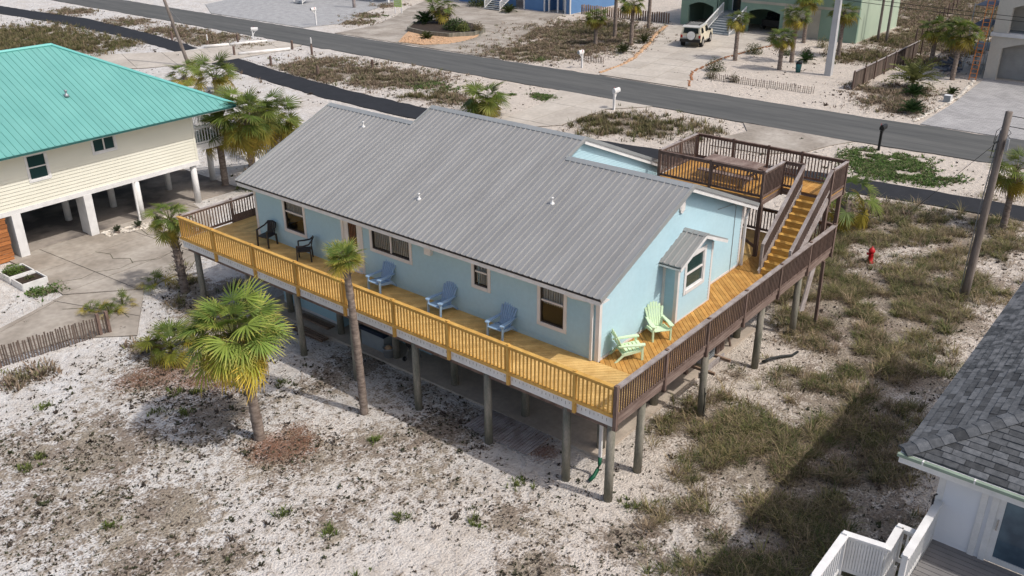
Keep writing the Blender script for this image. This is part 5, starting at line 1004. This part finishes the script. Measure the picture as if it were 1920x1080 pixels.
mailbox('white mailbox on a post beside the tan apron', 37.6, 24.7, m_whitew, 0); mailbox('black mailbox on a black post near the vine mat', 39.1, 6.1, m_blackm, 0, 1.1); mailbox('white mailbox in the white garden across the road', 48.3, 35.1, m_whitew); mailbox('white mailbox at the roadside by the pale driveway', 39.6, 70.4, m_whitew, R(-40), .7); mailbox('white mailbox beside the gravel yard', 48.9, 71.6, m_whitew, R(180), 1.4)
bol = thing('bollard', 'short brown bollard on the verge left of the leaning pole', 'bollard', (38.3, 83.2, 0), 0, 'brown bollards', True); MB().lathe([(.11, -.1), (.11, .8), (.08, .85)], 8).part('post', m_weath, bol)
for x, y, lab in ((34.0, 76.4, 'brown bollard at the path edge behind the leaning pole'), (37.1, 69.5, 'brown bollard behind the pale log edging'), (33.0, 64.3, 'brown bollard between the driveway and black path'), (38.3, 62.4, 'brown bollard at the roadside driveway corner'), (32.2, 57.7, 'brown bollard in scrub just right of the pale driveway'), (37.6, 58.6, 'brown bollard on the road verge with a white neighbour'), (32.0, 51, 'brown bollard in scrub halfway along the path'), (36.6, 49.2, 'brown bollard on the verge nearest the stout palm')): copy_tree(bol, label=lab, loc=(x, y, 0))
for x, y, lab in ((34.8, 71.3, 'white topped marker post behind the pale logs'), (40, 61.6, 'white marker post at the driveway mouth')):
    t = thing('marker_post', lab, 'post', (x, y, 0)); MB().lathe([(.07, -.1), (.07, .4)], 8, (x, y, 0)).part('foot', m_weath, t); MB().lathe([(.06, .4), (.06, .95), (.02, .98)], 8, (x, y, 0)).part('shaft', m_whitew, t)
for A0, A1, lab in (((33.4, 69.8), (35.5, 68.75), 'pale log edging the driveway nearest the path'), ((35.6, 68.7), (39.0, 67.3), 'pale log edging the driveway toward the road'), ((33.2, 63.9), (37.8, 62.1), 'long pale log on the near side of the driveway')): MB().tube([(*A0, .16), (*A1, .16)], .15, 9).top('edging_log', m_log, lab, 'log', smooth=True)
t = thing('fire_hydrant', 'red fire hydrant standing in the sandy yard', 'hydrant', (21.5, .37, 0)); hx, hy = 21.5, .37
MB().lathe([(.17, -.05), (.17, .04), (.11, .06), (.11, .5), (.15, .52), (.15, .56), (.13, .62), (.08, .7), (.03, .72), (.03, .78)], 12, (hx, hy, 0)).part('barrel', m_red, t, True)
for a in (0, 90, 180): MB().tube([(hx, hy, .42), (hx+.2*math.cos(R(a+30)), hy+.2*math.sin(R(a+30)), .42)], .06, 8).part('outlet', m_red, t)
t = thing('waste_bin', 'small teal bin with a dark lid in the sand garden', 'bin', (57.8, 19.4, 0)); MB().lathe([(.2, 0), (.26, .75)], 12, (57.8, 19.4, 0)).part('body', m_bin, t, True); MB().lathe([(.28, .76), (.2, .9), (.03, .93)], 12, (57.8, 19.4, 0)).part('lid', m_blackm, t, True)
t = thing('yard_sign', 'lime green yard sign on white posts by the far driveway', 'sign', (60.7, 70.7, 0))
for y in (70.1, 71.2): piece('leg', (60.7, y, 0), (60.7, y, 1.5), .09, .09, m_whitew, t)
MB().bx(60.64, 60.66, 70.0, 71.3, .75, 1.6).part('panel', m_sign, t)
mb = MB()
for k in range(3):
    for j in range(5): mb.bx(60.632, 60.638, 70.2+.2*j, 70.2+.2*j+.12, 1.4-.22*k, 1.48-.22*k)
mb.part('lettering', m_whitew, t)
t = thing('drain_box', 'white utility box among the rocks by the paver driveway', 'box', (54.8, 6.4, 0)); MB().bx(54.5, 55.0, 6.2, 6.7, 0, .5).part('body', m_stuccow, t); MB().bx(54.46, 54.5, 6.22, 6.68, .05, .5).part('cover', m_boxg, t)
# edging stones and the island
def edging(label, pts, sp, s, m, name='stone_edging'):
    t = thing(name, label, 'edging', (*pts[0], 0)); me = bpy.data.meshes.get('edge_'+m.name) or MB().lathe([(.7, -.5), (1, 0), (.7, .45), (.15, .6)], 6).mesh('edge_'+m.name, m)
    for p_, q_ in zip(pts[:-1], pts[1:]):
        n_ = max(1, int(math.dist(p_, q_)/sp))
        for k in range(n_):
            u = k/n_; inst('stone', me, t, (p_[0]+(q_[0]-p_[0])*u+random.uniform(-.1, .1), p_[1]+(q_[1]-p_[1])*u+random.uniform(-.1, .1), .05), (0, 0, random.uniform(0, 6)), (s*random.uniform(.7, 1.2), s*random.uniform(.7, 1.2), s*.6))
edging('tan stone edging curving along the white garden', [(47.6, 32.6), (51, 32.8), (54.8, 33.8), (62, 36.6), (66, 38.4), (72, 40.6)], .35, .22, m_rock); edging('terracotta edging between driveway and sand garden', [(47.6, 24.2), (50, 25.3), (52.5, 26.6), (59.6, 27.2), (66, 26.6), (71, 25.8)], .4, .15, mat('terracotta_stone', (.34, .16, .08)))
edging('rough rubble edging beside the paver driveway', [(47.6, 6.5), (50.5, 6.5), (54.4, 6.2), (58, 6.3), (63.5, 6.8)], .3, .18, m_stone)
edging('dark log ring around the rock island', [(46.9, 56.5), (48.0, 52.8), (50.8, 51.6), (54, 52), (56.6, 53.9)], .45, .16, m_pile)
isl = thing('rock_island', 'tan rock island in the wide driveway', 'garden bed', (50.5, 55.5, 0)); MB().prism([(46.95, 56.6), (47.4, 53.6), (49.2, 52.1), (51.5, 51.8), (54, 52.3), (56, 53.6), (54.5, 56.5), (54.0, 60.6), (52.5, 60.6), (49.6, 58.6)], 0, .12).part('rock_fill', m_rock, isl)
MB().prism([(52.2, 60.4), (51.6, 57.5), (52.1, 54.4), (54.2, 53.0), (56.5, 53.6), (58.6, 57), (58.2, 62), (55.5, 62.6)], .0, .42).part('raised_bed', m_soil, isl)
for p_, q_ in (((52.1, 60.4), (51.5, 57.5)), ((51.5, 57.5), (52.0, 54.4)), ((52.0, 54.4), (54.2, 52.9)), ((54.2, 52.9), (56.6, 53.5)), ((52.1, 60.4), (55.4, 62.7))): piece('bed_timber', (*p_, .25), (*q_, .25), .18, .5, m_pile, isl)
for k in range(160):
    x, y = random.uniform(47.3, 51.6), random.uniform(52.4, 58.3); s_ = random.uniform(.08, .16)
    if x > 51.3-.1*abs(y-56) or (y-52.4) < (50-x)*.4 or y > 56.6+(x-47)*.6: continue
    inst('rock', bpy.data.meshes.get('islrock') or MB().lathe([(.6, -.4), (1, 0), (.6, .5), (.1, .62)], 6).mesh('islrock', m_rock), isl, (x, y, .13), (0, 0, random.uniform(0, 6)), s_)

# ------------------------------------------------------------------ houses across the road
GH = thing('green_house', 'sage green house with arched garage openings and grey entry steps', 'house', (79, 30, 0)); gx0 = 74.0
def arch_wall(mb, x, th_, ya, yb, z0_, z1, oa, ob, zs, rise):
    """wall facing -X from ya to yb with one arched opening oa..ob springing at zs"""
    mb.bx(x, x+th_, ya, oa, z0_, z1); mb.bx(x, x+th_, ob, yb, z0_, z1); n_ = 10; pts = [(x, oa+(ob-oa)*k/n_, zs+rise*math.sin(math.pi*k/n_)) for k in range(n_+1)]
    for k in range(n_): mb.prismv([pts[k], pts[k+1], (x, pts[k+1][1], z1), (x, pts[k][1], z1)], (th_, 0, 0))
    return mb
arch_wall(MB(), gx0, .35, 35.6, 40, 0, 3.3, 36.1, 39.1, 2.1, .4).part('left_wall', m_gsid, GH)
arch_wall(MB(), gx0-.3, .35, 20.4, 32.8, 0, 3.3, 28.4, 31.9, 2.1, .35).part('garage_wall', m_gsid, GH)
mb = MB(); mb.bx(gx0-.34, gx0-.301, 20.4, 32.8, 2.95, 3.2); mb.bx(gx0-.34, gx0-.301, 24.2, 28.0, 0.05, 2.9); mb.part('tan_panel', m_tan, GH)
mb = MB(); mb.bx(gx0+2.2, gx0+2.4, 32.8, 35.6, 1.6, 6); mb.bx(gx0, gx0+2.2, 32.8, 33.0, 0, 6); mb.bx(gx0, gx0+2.2, 35.5, 35.7, 0, 6); mb.bx(gx0-.3, gx0-.05, 20.4, 32.8, 3.301, 8); mb.bx(gx0, gx0+.35, 35.6, 40, 3.301, 8); mb.bx(gx0+.36, 86, 39.9, 40, 0, 8); mb.part('upper_wall', m_gsid, GH)
MB().bx(gx0, 86, 20.6, 40, 8, 8.2).part('roof', m_roofcap, GH); mb = MB(); mb.bx(gx0+5, gx0+5.2, 20.6, 40, 0, 6); mb.bx(gx0+.35, 86, 20.55, 20.6, 0, 8); mb.part('inner_wall', m_gsid, GH)
siding(MB(), 'y', 20.54, -1, lambda z: (gx0-.3, 86), 0, 8, .2).part('side_wall', m_gsidl, GH)
MB().bx(gx0, gx0+2.2, 33.0, 35.5, 0, 1.65).part('porch', m_boxg, GH); mb = MB(); mb.bx(gx0+2.1, gx0+2.19, 33.6, 34.0, 1.66, 3.9); mb.bx(gx0+2.1, gx0+2.19, 34.9, 35.0, 1.66, 3.9); mb.part('door', m_whitew, GH)
MB().bx(gx0+2.1, gx0+2.19, 34.0, 34.9, 1.66, 3.9).part('door_glass', m_gglass, GH)
for y in (36.6, 37.2, 37.9, 38.5): piece('lattice_post', (gx0+4.8, y, 0), (gx0+4.8, y, 2.6), .1, .1, m_greyw, GH)
gs = thing('entry_steps', 'grey front steps with white railings up to the sage house', 'stairs', (71.8, 33.6, 0))
for k in range(9): MB().bx(70.1+.43*k, 74.0, 32.2, 34.9, .0+.18*k, .18*(k+1)-.01).part('step', m_boxg, gs)
for y in (32.15, 34.95): railing(gs, (70.1, y, .1), (74.0, y, 1.75), .95, .25, [.01, .99], m_whitew, m_whitew, m_whitew, .05, .12, .1)
pc = thing('parked_truck', 'dark vehicle tucked inside the sage garage opening', 'car', (77, 30.1, .06)); MB().bx(75.6, 78.6, 29.2, 31.2, .45, 1.1).part('body', m_blackm, pc); MB().prismv([(76.4, 29.3, 1.1), (76.7, 29.3, 1.75), (78.4, 29.3, 1.75), (78.6, 29.3, 1.1)], (0, 1.8, 0)).part('cabin', m_gglass, pc)
for y in (29.25, 31.05):
    for x in (76.2, 78.1): MB().tube([(x, y, .4), (x, y+.12, .4)], .36, 12).part('wheel', m_tyre, pc)
BH = thing('blue_house', 'blue sided house base with white trim at the top edge', 'house', (76, 60, 0)); bxx = 72.4
siding(MB(), 'x', bxx, -1, lambda z: (57.6, 60.8), 0, 4, .18).part('wall', m_bsid, BH); siding(MB(), 'x', bxx, -1, lambda z: (53.8, 54.4), 0, 4, .18).part('wall', m_bsid, BH); siding(MB(), 'y', 53.8, -1, lambda z: (bxx, 82), 0, 4, .18).part('wall', m_bsid, BH); siding(MB(), 'x', bxx+.6, -1, lambda z: (62.5, 72), 0, 4, .18).part('wall', m_bsid, BH)
mb = MB(); mb.bx(bxx+2, bxx+2.1, 54.4, 57.6, 0, 4); mb.bx(bxx, bxx+2, 57.5, 57.6, 0, 4); mb.part('inner_wall', m_bsid, BH); MB().bx(bxx-.2, 82, 53.6, 72, 4, 4.2).part('floor', m_weath, BH)
for y in (53.8, 54.5, 55.6, 56.9, 57.6, 60.7): piece('trim_post', (bxx-.06, y, 0), (bxx-.06, y, 4), .14, .16, m_whitew, BH)
mb = MB(); mb.bx(bxx+1.9, bxx+1.98, 55.2, 56.3, 0, 2.1); mb.part('door', m_whitew, BH)
bs = thing('blue_house_steps', 'dark steps with white handrails before the blue house', 'stairs', (70.6, 63, 0))
for k in range(8): piece('tread', (69.2+.32*k, 62.1, .18*(k+1)), (69.2+.32*k, 64.3, .18*(k+1)), .31, .06, m_boxg, bs)
for y in (62.0, 64.4): railing(bs, (69.2, y, .15), (72, y, 1.6), .95, .2, [.01, .99], m_whitew, m_whitew, m_whitew, .05, .1, .3)
FH = thing('stilt_house', 'house on white posts beyond the gravel yard', 'house', (68, 84, 0))
for x, y in ((66, 78), (66, 81), (66, 84), (66, 87), (70, 78), (70, 82)): piece('stilt', (x, y, 0), (x, y, 3), .28, .28, m_whitew, FH)
MB().bx(65.8, 78, 77, 92, 3, 6).part('body', m_bsid, FH)
fs_ = thing('white_steps', 'white timber steps at the edge of the gravel yard', 'stairs', (59.5, 87, 0))
for k in range(7): piece('tread', (58.4+.3*k, 85.9, .2*(k+1)), (58.4+.3*k, 87.4, .2*(k+1)), .29, .05, m_boxg, fs_)
for y in (85.8, 87.5): railing(fs_, (58.4, y, .1), (60.8, y, 1.5), .95, .2, [.01, .99], m_whitew, m_whitew, m_whitew, .06, .12, .2)
# beige stucco house
SH = thing('stucco_house', 'beige stucco house with arched garage and balcony', 'house', (70, 0, 0)); fx = 64.6
arch_wall(MB(), fx, .5, -4.2, 6.45, 0, 3.45, .4, 5.55, 2.55, .6).part('garage_front', m_stucco, SH)
arch_wall(MB(), fx, .5, -4.2, 6.45, 3.75, 8.2, .6, 5.35, 5.7, .55).part('balcony_front', m_stucco, SH)
mb = MB(); mb.bx(fx-.12, fx+.5, -4.3, 6.57, 3.46, 3.74); mb.bx(fx+.501, 80, 6.4, 6.57, 3.46, 3.74); mb.part('white_band', m_stuccow, SH)
mb = MB(); mb.bx(fx+.5, 80, 6.25, 6.45, 0, 3.45); mb.bx(fx+.5, 80, 6.25, 6.45, 3.75, 8.2); mb.bx(fx+2.2, fx+2.3, -4, 6.25, 3.76, 8.2); mb.part('side_wall', m_stucco, SH); MB().bx(fx, 80, -4.2, 6.45, 8.2, 8.4).part('roof', m_roofcap, SH)
gd = MB().bx(fx+.9, fx+.95, .2, 5.7, .05, 3.2).part('garage_door', m_grdoor, SH)
for k in range(5): MB().bx(fx+.885, fx+.9, .3, 5.6, .1+.62*k, .66+.62*k).part('panel', m_grdoor, gd)
MB().bx(fx+.5, fx+2.2, -4, 6.25, 3.5, 3.75).part('balcony_floor', m_boxg, SH); window(SH, 'x', fx+2.2, -1, .9, 3.6, 3.95, 6.3, 'slide', .12, glass=m_gglass, sash=m_whitew, curtain=False, trim=m_whitew)
ld = thing('ladder', 'long orange extension ladder leaning beside the beige house', 'ladder', (64.0, 7.0, 0)); a0, a1 = Vector((63.5, 7.25, 0)), Vector((63.5, 6.75, 0)); dv = Vector((1.3, 0, 7.2))
for a in (a0, a1): piece('rail', a, a+dv, .05, .09, m_ladder, ld)
for k in range(21): piece('rung', a0+dv*((k+.7)/22), a1+dv*((k+.7)/22), .04, .04, m_ladder, ld)
sc = thing('scaffold', 'grey scaffold frame and tarps in the alley by the ladder', 'scaffold', (69, 7.8, 0))
for x in (66.5, 70.5):
    for y in (7.1, 8.6): MB().tube([(x, y, 0), (x, y, 5.6)], .04, 6).part('standard', m_steel, sc)
for z in (1.9, 3.8, 5.4):
    for y in (7.1, 8.6): MB().tube([(66.5, y, z), (70.5, y, z)], .035, 6).part('ledger', m_steel, sc)
    MB().bx(66.5, 70.5, 7.15, 8.55, z+.03, z+.08).part('platform', m_tarp if z > 2 else m_boxg, sc)
for y in (7.1, 8.6): MB().tube([(66.5, y, .2), (70.5, y, 3.8)], .03, 6).part('brace', m_steel, sc)
for k, (x, y, lab) in enumerate(((64.8, 9.2, 'heap of broken grey boards below the ladder palm'), (67.5, 9.8, 'heap of dull tarps and boards against the fence'))):
    t = thing('debris_heap', lab, 'debris', (x, y, 0))
    for j in range(16): piece('board', (x+random.uniform(-1, 1), y+random.uniform(-.6, .6), random.uniform(.05, .5)), (x+random.uniform(-1.4, 1.4), y+random.uniform(-.9, .9), random.uniform(.05, .8)), .05, .16, m_tarp if j % 3 else m_greyw, t)
tf = thing('timber_fence', 'brown timber board fence running back from the sand garden', 'fence', (62, 13.7, 0))
for k in range(62): piece('board', (54.4+.27*k, 13.5+.004*k, 0), (54.4+.27*k, 13.5+.004*k, 1.35+random.uniform(-.04, .04)), .02, .25, m_picket, tf)
for p_, q_ in (((54.3, 13.44, 1.38), (71.2, 13.7, 1.38)),): piece('cap_rail', p_, q_, .12, .05, m_greyw, tf)
for k in range(8): piece('fence_post', (54.3+2.4*k, 13.42, 0), (54.3+2.4*k, 13.42, 1.5), .1, .1, m_weath, tf)
wf = thing('wire_fence', 'line of dark posts and wire in the far scrub', 'fence', (85, 24, 0))
for k in range(9): piece('fence_post', (78+3.2*k, 16+.4*k, 0), (78+3.2*k, 16+.4*k, 1.4), .12, .12, m_weath, wf)
MB().tube([(78, 16, 1.2), (103.6, 19.2, 1.2)], .012, 4).part('wire', m_weath, wf)
rw = thing('board_fence', 'weathered board fence behind the scrub beside the blue house', 'fence', (74, 48, 0))
for k in range(40): piece('board', (73.5, 41.2+.3*k, 0), (73.5, 41.2+.3*k, 1.1+random.uniform(-.06, .06)), .03, .28, m_lumber, rw)

# ------------------------------------------------------------------ the beige off-roader
C_ = thing('offroad_car', 'beige boxy off-road car with white roof and rear spare wheel', 'car', (64.3, 32.7, .06), R(14), local=True); C_.scale = (1.1,)*3
def hullc(name, prof, hw, m, par, inset=0):          # side profile (x,z) pushed across, slight tumblehome above the belt
    mb = MB(); n_ = len(prof); mb.v = [(x, -(hw-inset*max(0, z-1.0)), z) for x, z in prof]+[(x, hw-inset*max(0, z-1.0), z) for x, z in prof]
    mb.f = [tuple(range(n_)), tuple(range(2*n_-1, n_-1, -1))]+[(i, i+n_, (i+1) % n_+n_, (i+1) % n_) for i in range(n_)]; return mb.part(name, m, par)
def warch(cx0): return [(cx0+.5*math.cos(R(a)), .42+.5*math.sin(R(a))) for a in range(0, 181, 20)]
prof = [(-2.1, .5), (-2.12, 1.12), (-1.6, 1.14), (1.05, 1.14), (2.05, 1.05), (2.15, .55)]+[p_ for p_ in warch(1.38)]+[p_ for p_ in warch(-1.32)]
hullc('body', prof, .92, m_suv, C_)
hullc('cabin', [(-2.05, 1.14), (-1.98, 1.72), (.35, 1.74), (.82, 1.14)], .90, m_suv, C_, .22); hullc('roof_panel', [(-2.0, 1.70), (-1.96, 1.80), (.3, 1.82), (.42, 1.72)], .80, m_suvw, C_)
for s_ in (-1, 1):
    MB().prismv([(-.35, s_*.905, 1.2), (.5, s_*.905, 1.2), (.2, s_*.80, 1.64), (-.35, s_*.80, 1.64)], (0, s_*.02, 0)).part('side_window', m_gglass, C_); MB().prismv([(-1.75, s_*.905, 1.2), (-1.15, s_*.905, 1.2), (-1.25, s_*.80, 1.62), (-1.72, s_*.80, 1.62)], (0, s_*.02, 0)).part('side_window', m_gglass, C_)
    MB().bx(-.85, .85, s_*.93-.03, s_*.93+.03, .42, .5).part('side_step', m_chrome, C_); MB().bx(-2.16, -2.1, s_*.8-.08, s_*.8+.08, .82, 1.05).part('tail_lamp', m_lampr, C_); MB().bx(2.1, 2.18, s_*.68-.12, s_*.68+.12, .78, .96).part('headlight', m_chrome, C_); MB().bx(.45, .55, s_*1.02-.1, s_*1.02+.1, 1.15, 1.32).part('mirror', m_blackm, C_)
MB().prismv([(.84, -.72, 1.16), (.84, .72, 1.16), (.42, .64, 1.7), (.42, -.64, 1.7)], (.025, 0, .01)).part('windscreen', m_gglass, C_); MB().prismv([(-2.07, -.68, 1.2), (-2.07, .68, 1.2), (-2.02, .62, 1.65), (-2.02, -.62, 1.65)], (-.02, 0, 0)).part('rear_window', m_gglass, C_)
for x in (1.38, -1.32):
    for s_ in (-1, 1):
        w_ = MB().tube([(x, s_*.70, .42), (x, s_*.95, .42)], .42, 18).part('wheel', m_tyre, C_); MB().tube([(x, s_*.951, .42), (x, s_*.965, .42)], .25, 14).part('rim', m_chrome, w_)
sp_ = MB().tube([(-2.14, -.1, 1.05), (-2.36, -.1, 1.05)], .38, 18).part('spare_wheel', m_tyre, C_); MB().lathe([(.01, 0), (.36, 0), (.37, .04)], 18).v
MB().tube([(-2.361, -.1, 1.05), (-2.385, -.1, 1.05)], .36, 18).part('wheel_cover', m_suvw, sp_)
mb = MB(); mb.bx(-2.3, -2.121, -.9, .9, .48, .72); mb.part('rear_bumper', m_blackm, C_); MB().bx(2.151, 2.3, -.9, .9, .48, .74).part('front_bumper', m_blackm, C_); MB().bx(-.06, .06, 0, 0.0, 0, 0) if 0 else None
rk = MB().beam((-1.8, -.62, 1.9), (.1, -.62, 1.9), .04, .04).beam((-1.8, .62, 1.9), (.1, .62, 1.9), .04, .04).part('roof_rack', m_blackm, C_)
for k in range(5): piece('cross_bar', (-1.7+.42*k, -.64, 1.88), (-1.7+.42*k, .64, 1.88), .05, .04, m_blackm, rk)
MB().prismv([(-2.131, .35, .8), (-2.131, .65, .8), (-2.131, .65, .95), (-2.131, .35, .95)], (-.01, 0, 0)).part('number_plate', m_whitew, C_)
